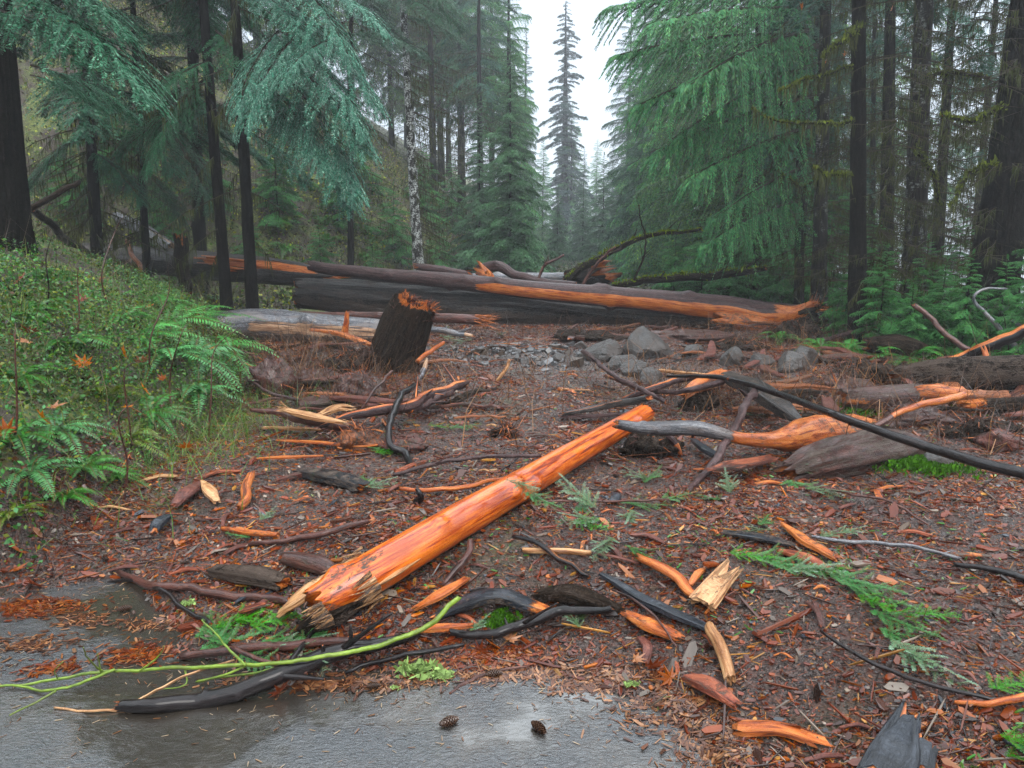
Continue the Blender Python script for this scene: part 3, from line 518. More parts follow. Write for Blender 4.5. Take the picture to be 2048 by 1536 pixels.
# ------------------------------------------------------------------ logs, poles and branches on the debris
def S(*a, **k):
    if k.get('mud', .1) is not None and not callable(k.get('mud', .1)) and k.get('mud', .1) >= 0: k['mud'] = k.get('mud', .1)+.14
    return stick(*a, **k)
o, C, r = S('sapling_pole', 'long slim black wet pole slanting across the debris on the right', 'pole', [(1335, 752, 6.0, .25), (1440, 755, 9.3, .33), (1545, 783, 12.8, .36), (1650, 822, 15.3, .36), (1760, 862, 17.8, .34), (1870, 898, 20.4, .3), (1960, 925, 22.1, .3), (2080, 955, 23.8, .3)], 'bark_black', peel=lambda TH, S_: -.35+.95*np.exp(-((S_-.22)/.01)**2), mud=-.2, sides=20, n=300, amp=.03, land='black pole', wob=.01, jag=(.5, .2))
S('bent_branch', 'dark crooked branch running down from the black pole to the mud', 'branch', [(1508, 782, 15, .34), (1490, 815, 15, .3), (1462, 868, 16, .16), (1432, 920, 17, .08), (1405, 950, 14, .02), (1370, 985, 9, 0)], 'bark_purple', peel=-.2, mud=.15, sides=16, land='crooked branch', jag=(1.2, .6), spk=(8, 0), spl=2, twigs=3)
S('split_branch', 'muddy branch stripped to orange wood, swelling into a thick root to the right', 'branch', [(1232, 848, 18, .28), (1300, 856, 26, .24), (1400, 858, 30, .18), (1480, 868, 24, .16), (1560, 878, 34, .12), (1620, 870, 64, .08), (1690, 856, 58, .06), (1750, 846, 24, .05)], 'bark_grey_orange', peel=lambda TH, S_: -.4+1.6*sstep(.28, .40, S_), mud=lambda TH, S_: .3+.25*sstep(.5, .8, S_), sides=28, n=200, amp=.16, jag=(.6, 1), land='swollen orange root', twigs=0)
C_ = W_OR
S('bare_stick', 'orange-tipped branch rising right behind the black pole', 'branch', [(1730, 862, 10, .1), (1790, 832, 12, .16), (1850, 806, 14, .2), (1925, 790, 16, .22)], 'bark_red', peel=lambda TH, S_: -.2+1.4*(S_ > .3), mud=.1, land=None)
S('rotten_log', 'thick muddy brown log wedged under the black pole', 'log', [(1590, 945, 44, 0), (1640, 925, 72, .02), (1720, 908, 80, .02), (1800, 895, 70, 0), (1850, 898, 34, 0)], 'bark_red', peel=-.1, mud=.45, sides=48, n=160, amp=.34, jag=(.8, .6), land='muddy brown log', sink=.5)
S('rotten_log', 'brown log stub with an orange chip scar behind the black pole', 'log', [(1690, 800, 44, .02), (1760, 798, 56, .04), (1830, 792, 50, .05), (1880, 785, 30, .05)], 'bark_red', peel=band(0, .3, -1, .2, 1.), mud=.45, sides=28, n=90, amp=.15, jag=(.6, .8), land='brown log stub')
S('rotten_log', 'large muddy log lying against the trees at the right edge', 'log', [(1795, 755, 44, .06), (1880, 750, 62, .06), (1960, 747, 66, .06), (2110, 744, 70, .06)], 'bark_rough', peel=-.2, mud=.5, sides=32, n=150, amp=.16, jag=(.7, .5), land='right edge log', sink=.7)
S('rotten_log', 'torn yellow-orange log end facing left beneath the large muddy log', 'log', [(1815, 790, 24, .1), (1860, 784, 34, .12), (1940, 792, 26, .08), (2010, 790, 20, .06)], 'wood_orange', peel=lambda TH, S_: 1.2-1.2*S_, mud=.2, sides=20, n=60, amp=.3, jag=(2, .6), spk=(12, 0), spl=2)
S('rotten_log', 'short log with pale frayed end at the far right below the torn log', 'log', [(1925, 815, 26, .05), (1980, 812, 30, .06), (2070, 805, 26, .05)], 'bark_rough', peel=lambda TH, S_: .9-1.6*S_, mud=.2, sides=18, n=50, amp=.2, jag=(1.5, .5), spk=(14, 0), spl=1.4)
S('bark_piece', 'jagged black slab of bark jutting up at the right verge', 'bark slab', [(1750, 694, 26, 0, 8.8), (1800, 698, 44, 0, 8.6), (1850, 714, 36, 0, 8.5), (1900, 735, 16, 0, 8.3)], 'bark_rough', peel=-.2, mud=0, sides=16, n=60, amp=.3, jag=(1.2, 1.2), spk=(0, 6), spl=2, land='black jagged slab')
S('broken_snag', 'short black peg standing upright behind the brown log stub', 'snag', [(1790, 790, 26, 0, 7.9), (1786, 760, 28, 0, 7.9), (1784, 742, 24, 0, 7.9)], 'bark_rough', peel=-.4, mud=0, sides=16, n=30, amp=.12, jag=(.3, .4), land='black peg')
S('bare_stick', 'straight dark stick leaning left out of the fern greenery at the right', 'stick', [(1830, 608, 10, 0, 8.4), (1890, 665, 11, 0, 8.2), (1958, 712, 12, 0, 8.0)], 'bark_red', peel=-.1, mud=0, land='leaning dark stick')
S('bare_stick', 'thick orange and black stick rising to the right edge above the logs', 'stick', [(1880, 735, 14, 0, 7.9), (1960, 700, 22, 0, 7.7), (2070, 650, 24, 0, 7.5)], 'bark_black', peel=band(1.2, .7, .1, 1, 1.2), mud=0, sides=16, land='rising orange stick')
S('bare_stick', 'upright splintered orange stick crossing the rising stick', 'stick', [(1965, 700, 10, 0, 7.6), (1978, 750, 14, 0, 7.5), (1985, 790, 10, 0, 7.45)], 'wood_orange', peel=.8, jag=(2, 1), mud=.1)
S('bare_stick', 'wine-red bent stick standing in the debris below the upright stick', 'stick', [(1962, 748, 12, 0, 7.4), (1975, 780, 15, 0, 7.3), (1990, 810, 12, 0, 7.2)], 'bark_purple', peel=-.3)
S('bare_stick', 'grey bare branch arching over at the right edge', 'branch', [(2040, 700, 12, 0, 8.2), (1995, 650, 9, 0, 8.3), (1955, 610, 7, 0, 8.4), (1952, 588, 6, 0, 8.4), (1975, 577, 5, 0, 8.4), (2010, 578, 4, 0, 8.4)], 'bark_grey', peel=-.4, mud=0, land='grey arching branch')
S('bare_stick', 'grey branch with a broken tip just right of the arching branch', 'branch', [(2022, 640, 7, 0, 8.3), (2060, 668, 9, 0, 8.2)], 'bark_grey', peel=-.4, mud=0)
S('bare_stick', 'purple stick ending in the air right of the torn root mass', 'stick', [(1625, 688, 6, 0, 10.6), (1680, 672, 9, 0, 10.4), (1756, 654, 10, 0, 10.1)], 'bark_purple', peel=-.2, mud=.1, jag=(.5, .6))
S('bare_stick', 'thin pale stick pointing right from the end of the half-peeled log', 'stick', [(1642, 620, 5, 0, 12.0), (1700, 620, 5, 0, 11.9), (1742, 617, 3, 0, 11.8)], 'wood_orange', peel=lambda TH, S_: 1.2-1.6*(S_ > .55))
S('marker_stake', 'small wooden stake with a bright orange tip at the right verge', 'stake', [(1690, 740, 6, 0, 9.6), (1693, 712, 7, 0, 9.6), (1694, 692, 8, 0, 9.6)], 'wood_orange', peel=1.0, amp=.03, sides=6, n=8)
# mossy arching branches behind
MB_ = [('long mossy branch arching up over the dark upturned stump', [(1128, 562, 12, 0, 15.8), (1190, 522, 13, 0, 15.6), (1250, 490, 10, 0, 15.2), (1310, 470, 8, 0, 14.9), (1400, 458, 5, 0, 14.6)]), ('mossy branch lying low right of the dark upturned stump', [(1225, 575, 12, 0, 14.8), (1300, 562, 14, 0, 14.6), (1400, 552, 16, 0, 14.4), (1480, 548, 15, 0, 14.2), (1530, 540, 10, 0, 14.1)]),
       ('thin bare branch curving up through the mossy branches', [(1268, 560, 5, 0, 14.6), (1290, 500, 4, 0, 14.6), (1283, 450, 3, 0, 14.6), (1278, 410, 2, 0, 14.6)]), ('forked pale branch leaning up behind the bent branch', [(1075, 565, 6, 0, 15), (1090, 530, 6, 0, 15), (1130, 512, 5, 0, 15)]), ('slim bare branch leaning right above the half-peeled log', [(1160, 575, 7, 0, 14.2), (1200, 520, 6, 0, 14.1), (1232, 495, 4, 0, 14.0)])]
for i, (l, p) in enumerate(MB_):
    o, C, r = S('mossy_branch' if i < 2 else 'bare_branch', l, 'branch', p, 'bark_rough' if i < 3 else 'bark_red', peel=-.3 if i < 3 else .3, mud=0, wob=.05, twigs=7)
    if i < 2:
        n_ = 900; k = rng.integers(0, len(C), n_); b0 = C[k]+rng.normal(size=(n_, 3))*r[k][:, None]*.5+np.array([0, 0, 1])*r[k][:, None]*.6
        u = rng.normal(size=(n_, 3))*.03; v = rng.normal(size=(n_, 3))*.02+[0, 0, .02]; L = np.stack([b0-u*.4, b0+v, b0+u*.4, b0-v], 1)-np.array(o.location)
        cc = np.array([.12, .16, .02])*rng.uniform(.5, 1.6, (n_, 1)); g = G(); g.quads(L, Col=cc); link('moss', g.mesh('moss', ['moss']), o)['kind'] = 'stuff'
# left-middle sticks
T_ = [
 ('bare_stick', 'glossy red and black stick pointing left beside the splintered plank', 'stick', [(503, 817, 8, .18), (560, 828, 14, .14), (640, 845, 18, .1), (700, 857, 20, .06)], 'bark_red', dict(peel=lambda TH, S_: -.4+.9*np.exp(-((S_-.3)/.12)**2), mud=0, land='red pointed stick')),
 ('split_plank', 'pale splintered plank fanned open at its left end, left of the bent root', 'plank', [(570, 818, 16, .2), (620, 832, 26, .18), (690, 846, 14, .16)], 'wood_pale', dict(peel=1.2, flat=.4, spk=(24, 4), spl=4, jag=(2, 2), land='pale splintered plank')),
 ('split_plank', 'flat pale orange board lying behind the splintered plank', 'plank', [(640, 830, 18, .06), (675, 815, 34, .08), (700, 814, 20, .08)], 'wood_pale', dict(peel=.7, flat=.3, jag=(1, 1))),
 ('split_branch', 'long forked branch peeled along its top, running right to a torn orange tip', 'branch', [(640, 853, 8, .1), (740, 826, 20, .12), (800, 812, 22, .12), (870, 790, 22, .13), (930, 770, 16, .14)], 'bark_purple', dict(peel=band(1.3, .55, -1, 2, 1.2), mud=.1, spk=(3, 14), spl=3, jag=(1.5, 1.5), twigs=5, land='forked peeled branch')),
 ('bare_stick', 'lower fork of purple stick just below the forked peeled branch', 'branch', [(815, 825, 12, .08), (860, 805, 14, .1), (905, 783, 14, .12)], 'bark_purple', dict(peel=band(1.5, .3, -1, 2, 1.), mud=.1, twigs=2)),
 ('bent_root', 'smooth dark root snaking down from under the slanted stump', 'root', [(832, 768, 10, .22), (800, 793, 13, .2), (782, 830, 14, .16), (775, 868, 13, .1), (782, 893, 13, .06), (806, 905, 14, .03), (818, 925, 12, .02), (836, 942, 6, 0)], 'bark_black', dict(peel=-.3, mud=0, land='snaking dark root', amp=.08)),
 ('bare_stick', 'straight pale stick leaning up from the red bark to the stump foot', 'stick', [(716, 828, 4, .1), (745, 785, 5, .25), (785, 742, 5, .35)], 'bark_red', dict(peel=.3)),
 ('bare_stick', 'orange stick leaning right against the slanted stump', 'stick', [(832, 724, 9, 0, 7.6), (858, 704, 9, 0, 7.7), (888, 684, 7, 0, 7.8)], 'wood_orange', dict(peel=.8, mud=0)),
 ('bare_stick', 'short frayed grey and orange stick right of the stump leg', 'stick', [(836, 762, 9, .02), (848, 735, 10, .1), (852, 718, 7, .16)], 'bark_grey', dict(peel=lambda TH, S_: -.4+1.6*(S_ > .55), spk=(0, 8), spl=2)),
 ('split_plank', 'long torn orange board leaning on the grey wet log left of the stump', 'plank', [(625, 660, 12, 0, 10.6), (680, 668, 18, 0, 10.3), (740, 690, 14, 0, 9.9)], 'wood_orange', dict(peel=.7, flat=.4, spk=(8, 4), spl=2, jag=(1.5, 1.5), mud=.2)),
 ('split_plank', 'short upright orange board standing before the grey wet log', 'plank', [(690, 668, 14, 0, 10.4), (696, 625, 8, 0, 10.4)], 'wood_orange', dict(peel=.9, flat=.4, jag=(1, 1.5))),
 ('bare_stick', 'thin pale grey stick left of the dark root clod', 'stick', [(490, 755, 5, .15), (530, 780, 6, .15), (595, 802, 8, .05)], 'bark_purple', dict(peel=.1)),
 ('bark_piece', 'long reddish bark slab lying left under the slanted stump', 'bark slab', [(660, 795, 14, .08), (720, 800, 28, .08), (780, 806, 30, .06), (850, 800, 10, .05)], 'wood_red', dict(peel=.3, mud=.2, flat=.4, jag=(1.2, 1.2), land='reddish bark slab')),
 ('bare_branch', 'dark branch stub below the slender frayed log, with a torn right tip', 'branch', [(850, 655, 9, 0, 10.8), (900, 664, 12, 0, 10.6), (945, 672, 7, 0, 10.5)], 'bark_grey', dict(peel=lambda TH, S_: -.4+1.5*(S_ > .85), spk=(0, 8), spl=3, twigs=6)),
 ('bare_stick', 'long thin grey stick running left from the orange stripped log', 'stick', [(787, 950, 7, .02), (850, 932, 8, .04), (920, 920, 8, .06), (1000, 915, 8, .08), (1085, 911, 7, .1)], 'bark_purple', dict(peel=-.2, land='long thin grey stick', twigs=2)),
 ('bent_stick', 'curved pale orange stick touching the orange stripped log from the left', 'stick', [(800, 978, 8, .02), (860, 980, 9, .03), (930, 972, 10, .04), (1010, 955, 6, .06)], 'wood_orange', dict(peel=.8, mud=.05, land='curved pale stick')),
 ('bare_stick', 'purple stick reaching from the gravel down to the log pile on the right', 'stick', [(1170, 703, 9, .22), (1205, 735, 9, .22), (1260, 770, 10, .2), (1330, 803, 10, .18)], 'bark_purple', dict(peel=.0, twigs=4, land='purple stick')),
 ('bare_stick', 'stubby torn stick lying parallel just below the purple stick', 'stick', [(1215, 752, 8, .1), (1250, 766, 10, .1), (1285, 785, 8, .1)], 'wood_orange', dict(peel=.4, mud=.3)),
 ('split_plank', 'pale tapering plank beside the tip of the black pole', 'plank', [(1320, 740, 14, .12), (1370, 746, 14, .14), (1430, 752, 10, .14)], 'wood_pale', dict(peel=1.2, mud=-.1, flat=.4, jag=(.5, 1), land='pale tapering plank')),
 ('bark_piece', 'curved slab with bright orange wood under the tip of the black pole', 'bark slab', [(1370, 790, 20, .1), (1400, 768, 32, .14), (1450, 745, 26, .18)], 'wood_orange', dict(peel=band(1.6, .8, -1, 2, 1.2), mud=.1, flat=.6, jag=(1, 1), land='curved orange slab')),
 ('bent_stick', 'arched purple root over the curved orange slab', 'root', [(1310, 785, 9, .1), (1360, 782, 10, .2), (1400, 776, 12, .22), (1455, 755, 12, .2)], 'bark_purple', dict(peel=-.3)),
 ('bent_stick', 'second arched root with peeled top left of the curved orange slab', 'root', [(1255, 800, 12, .06), (1310, 778, 14, .14), (1360, 758, 14, .2), (1440, 752, 8, .26)], 'bark_purple', dict(peel=band(1.2, .4, -1, 2, 1.1))),
 ('bark_piece', 'grey-blue weathered slab sloping down behind the crooked branch', 'bark slab', [(1440, 745, 26, .16), (1500, 775, 50, .16), (1560, 815, 44, .12), (1600, 845, 20, .06)], 'bark_slate', dict(peel=.1, mud=.35, flat=.5, jag=(1, 1), sides=20, land='grey-blue slab')),
 ('bark_piece', 'dark curled slab of wood across the top end of the orange stripped log', 'bark slab', [(1130, 826, 12, .05), (1200, 815, 20, .08), (1260, 803, 26, .14), (1300, 795, 22, .2)], 'bark_slate', dict(peel=band(1.2, .25, -1, .7, 1.2), flat=.5, mud=.1, jag=(1, .6), land='dark curled slab')),
 ('bark_piece', 'flat dark board left of the curled slab', 'bark slab', [(1120, 832, 12, .03), (1180, 832, 14, .04), (1250, 828, 12, .05)], 'bark_purple', dict(peel=-.2, flat=.4)),
 ('bare_stick', 'small crooked pale stick standing on the top end of the orange log', 'stick', [(1292, 810, 6, .16), (1300, 825, 8, .14), (1308, 840, 8, .1)], 'wood_pale', dict(peel=1.2, mud=-.2)),
 ('bare_stick', 'dark leg-like stick under the muddy stripped branch', 'stick', [(1335, 868, 12, .12), (1352, 890, 12, .06), (1366, 912, 8, 0)], 'bark_purple', dict(peel=lambda TH, S_: -.4+1.4*(S_ > .5))),
 ('split_plank', 'black and rust plank lying below the muddy stripped branch', 'plank', [(1385, 880, 14, .05), (1410, 898, 20, .05), (1440, 915, 18, .03)], 'char', dict(peel=band(2.6, .5, -1, 2, 1.), flat=.5)),
 ('split_plank', 'triangular flat red board half buried in front of the swollen root', 'plank', [(1418, 942, 14, .06), (1470, 930, 40, .06), (1540, 915, 30, .04)], 'wood_red', dict(peel=.5, mud=.35, flat=.25, jag=(1, 1), amp=.05, land='triangular red board')),
]
for n_, l, c_, p, m_, kw in T_: S(n_, l, c_, p, m_, **kw)
# foreground pieces
F_ = [
 ('fallen_branch', 'thick black wet branch lying along the edge of the asphalt', 'branch', [(250, 1415, 22, .0), (330, 1404, 30, .01), (420, 1392, 34, .01), (520, 1365, 36, .03), (600, 1332, 38, .05), (680, 1304, 32, .06), (780, 1282, 22, .05), (840, 1270, 12, .03)], 'bark_black', dict(peel=lambda TH, S_: -.4+.35*(S_ < .05), mud=-.1, sides=26, land='thick black branch', twigs=5, spk=(8, 0), spl=1.5, amp=.06, n=220)),
 ('fallen_branch', 'slim black branch bending up to the right in front of the orange log', 'branch', [(905, 1268, 13, .02), (960, 1268, 18, .03), (1010, 1260, 20, .04), (1070, 1240, 20, .05), (1130, 1218, 18, .06), (1225, 1213, 12, .06)], 'bark_black', dict(peel=-.35, mud=0, sides=20, land='slim black branch', twigs=2, amp=.06, n=160)),
 ('bare_stick', 'thin dark stick forking just above the lichen clump', 'stick', [(690, 1345, 8, .01), (740, 1325, 9, .02), (830, 1306, 10, .03), (930, 1292, 8, .04)], 'bark_black', dict(peel=-.1, mud=0, land='thin dark stick')),
 ('bare_stick', 'thin dark stick with a cone beside it on the asphalt edge', 'stick', [(898, 1386, 5, 0), (940, 1360, 9, .0), (980, 1344, 6, .01), (1060, 1334, 4, .01)], 'bark_red', dict(peel=-.1)),
 ('fallen_branch', 'long wine-red branch lying left of the broken end of the orange log', 'branch', [(245, 1147, 10, .01), (300, 1168, 16, .02), (380, 1180, 16, .02), (480, 1193, 17, .02), (585, 1203, 16, .02)], 'bark_red', dict(peel=-.15, mud=.05, land='wine-red branch', sides=14)),
 ('bare_stick', 'thin dark stick running from the wine-red branch to the fir sprigs', 'stick', [(215, 1162, 5, .0), (270, 1160, 8, .02), (330, 1185, 9, .02), (370, 1220, 9, .02), (425, 1248, 9, .02)], 'bark_black', dict(peel=-.2)),
 ('bare_stick', 'straight red-brown stick leaning over the green shoot', 'stick', [(465, 1296, 9, .08), (530, 1322, 9, .08), (618, 1347, 7, .05)], 'bark_red', dict(peel=0.)),
 ('fallen_branch', 'dark red branch ending in a frayed orange tip under the green shoot', 'branch', [(360, 1312, 15, .01), (480, 1300, 17, .02), (600, 1282, 18, .03), (700, 1280, 16, .04)], 'bark_red', dict(peel=lambda TH, S_: -.3+.4*(S_ > .7), mud=.1, spk=(0, 18), spl=5)),
 ('bare_stick', 'thin orange stick flat on the asphalt at the end of the thick black branch', 'stick', [(110, 1417, 4, .0), (180, 1424, 5, .0), (260, 1422, 6, .0)], 'wood_pale', dict(peel=.4)),
 ('bare_stick', 'pale straight twig leaning from the thick black branch tip to the fir sprigs', 'stick', [(262, 1408, 6, .02), (330, 1370, 6, .04), (390, 1345, 5, .06), (470, 1320, 4, .06)], 'wood_pale', dict(peel=.5)),
 ('bark_piece', 'arched black bark slab with an orange broken side', 'bark slab', [(870, 1235, 20, .0), (930, 1204, 40, .02), (990, 1190, 42, .04), (1050, 1206, 40, .03), (1105, 1222, 24, .01)], 'char', dict(peel=lambda TH, S_: -.4+1.0*sstep(.55, .9, S_), mud=.35, flat=.4, sides=24, jag=(1, 1), land='arched bark slab')),
 ('bark_piece', 'hollow dark brown bark slab right of the arched bark slab', 'bark slab', [(1080, 1188, 30, .0), (1130, 1184, 48, .03), (1190, 1196, 44, .03), (1250, 1212, 20, .0)], 'bark_rough', dict(peel=-.2, mud=.3, flat=.5, sides=20, jag=(1, 1))),
 ('split_plank', 'long black wet plank pointing down right near the pale board', 'plank', [(1205, 1150, 12, .01), (1270, 1188, 24, .02), (1340, 1225, 27, .02), (1415, 1258, 20, .01)], 'char', dict(peel=-.35, mud=.1, flat=.45, sides=16, land='black wet plank')),
 ('split_plank', 'long split piece with a pale fractured face above the pale board', 'plank', [(1272, 1112, 16, .02), (1320, 1142, 26, .03), (1385, 1188, 22, .01)], 'wood_orange', dict(peel=.8, mud=.05, flat=.7, jag=(1.6, 1), land='split pale piece')),
 ('split_plank', 'pale weathered board with a splintered top edge', 'plank', [(1400, 1208, 56, .01), (1425, 1178, 52, .02), (1455, 1140, 40, .03)], 'wood_pale', dict(peel=1.2, mud=.3, flat=.3, sides=16, jag=(.3, 1.6), amp=.1, land='pale board')),
 ('bare_stick', 'pale yellow barkless stick with a knot, standing out on the red litter', 'stick', [(1427, 1254, 24, .02), (1436, 1300, 26, .03), (1458, 1360, 24, .01)], 'wood_pale', dict(peel=1.2, mud=-.2, sides=16, amp=.08, jag=(.6, .6), land='pale knotted stick')),
 ('bare_stick', 'silvery white stick lying across the middle of the mud', 'stick', [(1050, 1101, 12, .02), (1110, 1101, 13, .03), (1182, 1104, 11, .02)], 'wood_pale', dict(peel=1.2, mud=.1, land='silvery white stick')),
 ('bare_stick', 'orange stick patched with black bark pointing down right', 'stick', [(1030, 1072, 9, .04), (1080, 1092, 11, .05), (1130, 1125, 12, .03), (1178, 1155, 10, .01)], 'bark_black', dict(peel=.45, mud=-.1, land='patched orange stick')),
 ('bare_stick', 'crooked wine-red twig right of the orange stripped log', 'stick', [(948, 1080, 12, .06), (940, 1105, 14, .06), (915, 1140, 14, .03), (885, 1170, 9, .01)], 'bark_red', dict(peel=0., mud=.1, twigs=2)),
 ('split_plank', 'bright red-orange blade of wood beside the green shoot tip', 'plank', [(838, 1215, 14, .02), (880, 1190, 28, .03), (930, 1158, 14, .02)], 'wood_orange', dict(peel=.8, mud=-.1, flat=.3, jag=(1.5, 1.5), land='red-orange blade')),
 ('split_plank', 'layered orange splinters at the left end of the slim black branch', 'plank', [(832, 1262, 10, .02), (880, 1256, 22, .03), (940, 1252, 12, .03)], 'wood_orange', dict(peel=1.2, flat=.5, spk=(6, 8), spl=2, jag=(1.5, 1.5))),
 ('split_plank', 'orange-faced chunk of bark right of the hollow bark slab', 'plank', [(1250, 1225, 18, .02), (1300, 1250, 34, .03), (1352, 1272, 26, .01)], 'wood_orange', dict(peel=.7, mud=.3, flat=.5, jag=(1, 1.5))),
 ('bare_stick', 'thin red twig arching over the orange-faced chunk', 'stick', [(1225, 1180, 4, .05), (1290, 1215, 5, .06), (1355, 1290, 4, .03)], 'bark_red', dict(peel=-.2)),
 ('bark_piece', 'bluish charcoal bark slab standing out at the bottom edge', 'bark slab', [(1775, 1545, 90, .01), (1800, 1500, 84, .02), (1824, 1440, 40, .03)], 'char', dict(peel=-.4, mud=.05, flat=.25, sides=18, jag=(.5, 1.5), land='charcoal bark slab')),
 ('bark_piece', 'flat charcoal flake of bark touching the larger charcoal slab', 'bark slab', [(1838, 1540, 50, .01), (1846, 1495, 44, .02)], 'char', dict(peel=-.4, mud=.05, flat=.25, sides=12, jag=(.5, 1))),
 ('bare_stick', 'long thin black twig sweeping to the right edge above the orange stick', 'stick', [(1640, 1262, 6, .02), (1700, 1296, 8, .03), (1780, 1340, 9, .03), (1870, 1374, 9, .03), (1960, 1395, 8, .02), (2060, 1398, 6, .01)], 'bark_black', dict(peel=-.2, land='long thin black twig', twigs=2)),
 ('bare_stick', 'bright orange stick cut off by the right edge of the picture', 'stick', [(1912, 1403, 8, .02), (1980, 1405, 13, .02), (2060, 1397, 16, .02)], 'wood_orange', dict(peel=1.2, mud=-.2, land='bright orange stick')),
 ('bare_stick', 'thin mottled twig crossing the right slope toward the edge', 'stick', [(1625, 1074, 6, .02), (1700, 1080, 8, .03), (1800, 1090, 8, .03), (1920, 1118, 7, .02)], 'bark_grey', dict(peel=-.2, land='mottled twig', twigs=2)),
 ('bare_stick', 'dark stick lying at the right edge below the mottled twig', 'stick', [(1905, 1128, 9, .02), (1980, 1138, 12, .03), (2070, 1160, 13, .02)], 'bark_black', dict(peel=-.2, land='dark edge stick')),
 ('bare_stick', 'wiry brown twig looping over the mud above the green fir sprig', 'stick', [(1640, 975, 4, .03), (1700, 988, 5, .05), (1780, 1002, 5, .05), (1855, 1050, 4, .02)], 'bark_red', dict(peel=-.2, twigs=3)),
 ('bare_stick', 'straight rusty twig running along the mud right of the orange log', 'stick', [(1075, 1005, 4, .03), (1180, 1002, 5, .04), (1340, 1000, 4, .04)], 'bark_red', dict(peel=-.2, twigs=1)),
 ('split_plank', 'speckled orange splinter lying beside the fir sprig on the right slope', 'plank', [(1565, 1046, 10, .02), (1610, 1080, 24, .03), (1670, 1115, 18, .02)], 'wood_orange', dict(peel=1., mud=.25, flat=.45, jag=(1.5, .8), land='speckled splinter')),
 ('split_plank', 'reddish splintered slab just below the speckled orange splinter', 'plank', [(1560, 1100, 16, .01), (1610, 1115, 30, .02), (1660, 1140, 22, .01)], 'wood_red', dict(peel=.8, mud=.25, flat=.4)),
 ('split_plank', 'red and orange flaked chunk left of the charcoal bark slab', 'plank', [(1375, 1355, 30, .01), (1415, 1370, 44, .02), (1470, 1408, 24, .01)], 'wood_red', dict(peel=.7, mud=.2, flat=.4)),
 ('bare_stick', 'long rust-red stick lying left of the orange stripped log', 'stick', [(500, 1085, 9, .01), (560, 1082, 11, .02), (640, 1068, 13, .03), (735, 1045, 10, .03)], 'bark_red', dict(peel=.35, mud=.1, land='rust-red stick')),
 ('bare_stick', 'orange cracked stick behind the left end of the rust-red stick', 'stick', [(440, 1058, 10, .02), (500, 1068, 13, .02), (555, 1072, 10, .02)], 'wood_orange', dict(peel=.7, mud=.25)),
 ('bark_piece', 'muddy brown rotten slab left of the broken end of the orange log', 'bark slab', [(430, 1140, 30, .0), (500, 1150, 50, .02), (570, 1170, 40, .01)], 'bark_rough', dict(peel=-.2, mud=.7, flat=.5, sides=18)),
 ('bark_piece', 'dark red bark roll behind the broken end of the orange log', 'bark slab', [(575, 1130, 26, .02), (630, 1132, 36, .03), (665, 1140, 22, .02)], 'bark_red', dict(peel=-.1, mud=.4, sides=14)),
 ('bark_piece', 'long charred slab lying half buried left of the curved pale stick', 'bark slab', [(600, 940, 24, .0), (660, 952, 44, .02), (730, 972, 34, .01)], 'char', dict(peel=-.3, mud=.5, flat=.4, sides=16, land='charred slab')),
 ('split_plank', 'tall orange wood flake pointing down near the left verge', 'plank', [(402, 962, 8, .06), (418, 982, 24, .05), (432, 1003, 16, .02)], 'wood_pale', dict(peel=.8, mud=.15, flat=.3, land='tall orange flake')),
 ('bare_stick', 'stout orange and red stub standing up near the left verge', 'stick', [(500, 948, 16, .08), (492, 985, 20, .05), (478, 1015, 16, .02)], 'wood_orange', dict(peel=.6, mud=.25, land='stout orange stub')),
 ('bark_piece', 'wine-red bark strip lying diagonal at the left verge', 'bark slab', [(350, 1010, 20, .02), (375, 985, 34, .03), (405, 965, 20, .03)], 'wood_red', dict(peel=.1, mud=.1, flat=.35)),
 ('bark_piece', 'shiny black and orange bark curl on the mud at the left', 'bark slab', [(310, 1062, 18, .02), (318, 1045, 26, .04), (340, 1032, 16, .03)], 'char', dict(peel=-.2, flat=.5, land='shiny bark curl')),
 ('split_plank', 'long pale splinter lying flat near the left verge below the rotten block', 'plank', [(515, 918, 8, .02), (575, 914, 14, .03), (645, 912, 8, .02)], 'wood_orange', dict(peel=1., mud=.05, flat=.35, land='long pale splinter')),
 ('split_plank', 'orange splinter running left below the red pointed stick', 'plank', [(530, 854, 12, .02), (590, 858, 14, .03), (640, 860, 8, .02)], 'wood_pale', dict(peel=.6, flat=.4)),
 ('split_plank', 'thin orange lath crossing behind the rotten block', 'plank', [(555, 880, 8, .03), (620, 884, 12, .03), (720, 892, 10, .03), (760, 888, 6, .04)], 'wood_orange', dict(peel=.9, flat=.4, mud=.1)),
 ('split_plank', 'pale lath on the smooth mud in front of the boulders', 'plank', [(1120, 778, 4, .02), (1178, 780, 6, .02)], 'wood_pale', dict(peel=1.2, flat=.4)),
 ('bare_stick', 'upright leaning orange stick on the smooth mud', 'stick', [(996, 762, 7, .0), (1008, 742, 8, .1), (1018, 720, 6, .2)], 'wood_pale', dict(peel=1.)),
 ('bare_stick', 'dark pointed stub standing up left of the orange log', 'stick', [(832, 1004, 16, .0), (838, 992, 14, .04), (829, 976, 6, .10)], 'bark_black', dict(peel=-.3)),
 ('bark_piece', 'small rust bark slab on the left asphalt edge under the wine-red branch', 'bark slab', [(480, 1225, 14, .01), (500, 1218, 18, .02), (530, 1208, 10, .01)], 'wood_red', dict(peel=.6, flat=.4)),
]
for n_, l, c_, p, m_, kw in F_: S(n_, l, c_, p, m_, **kw)
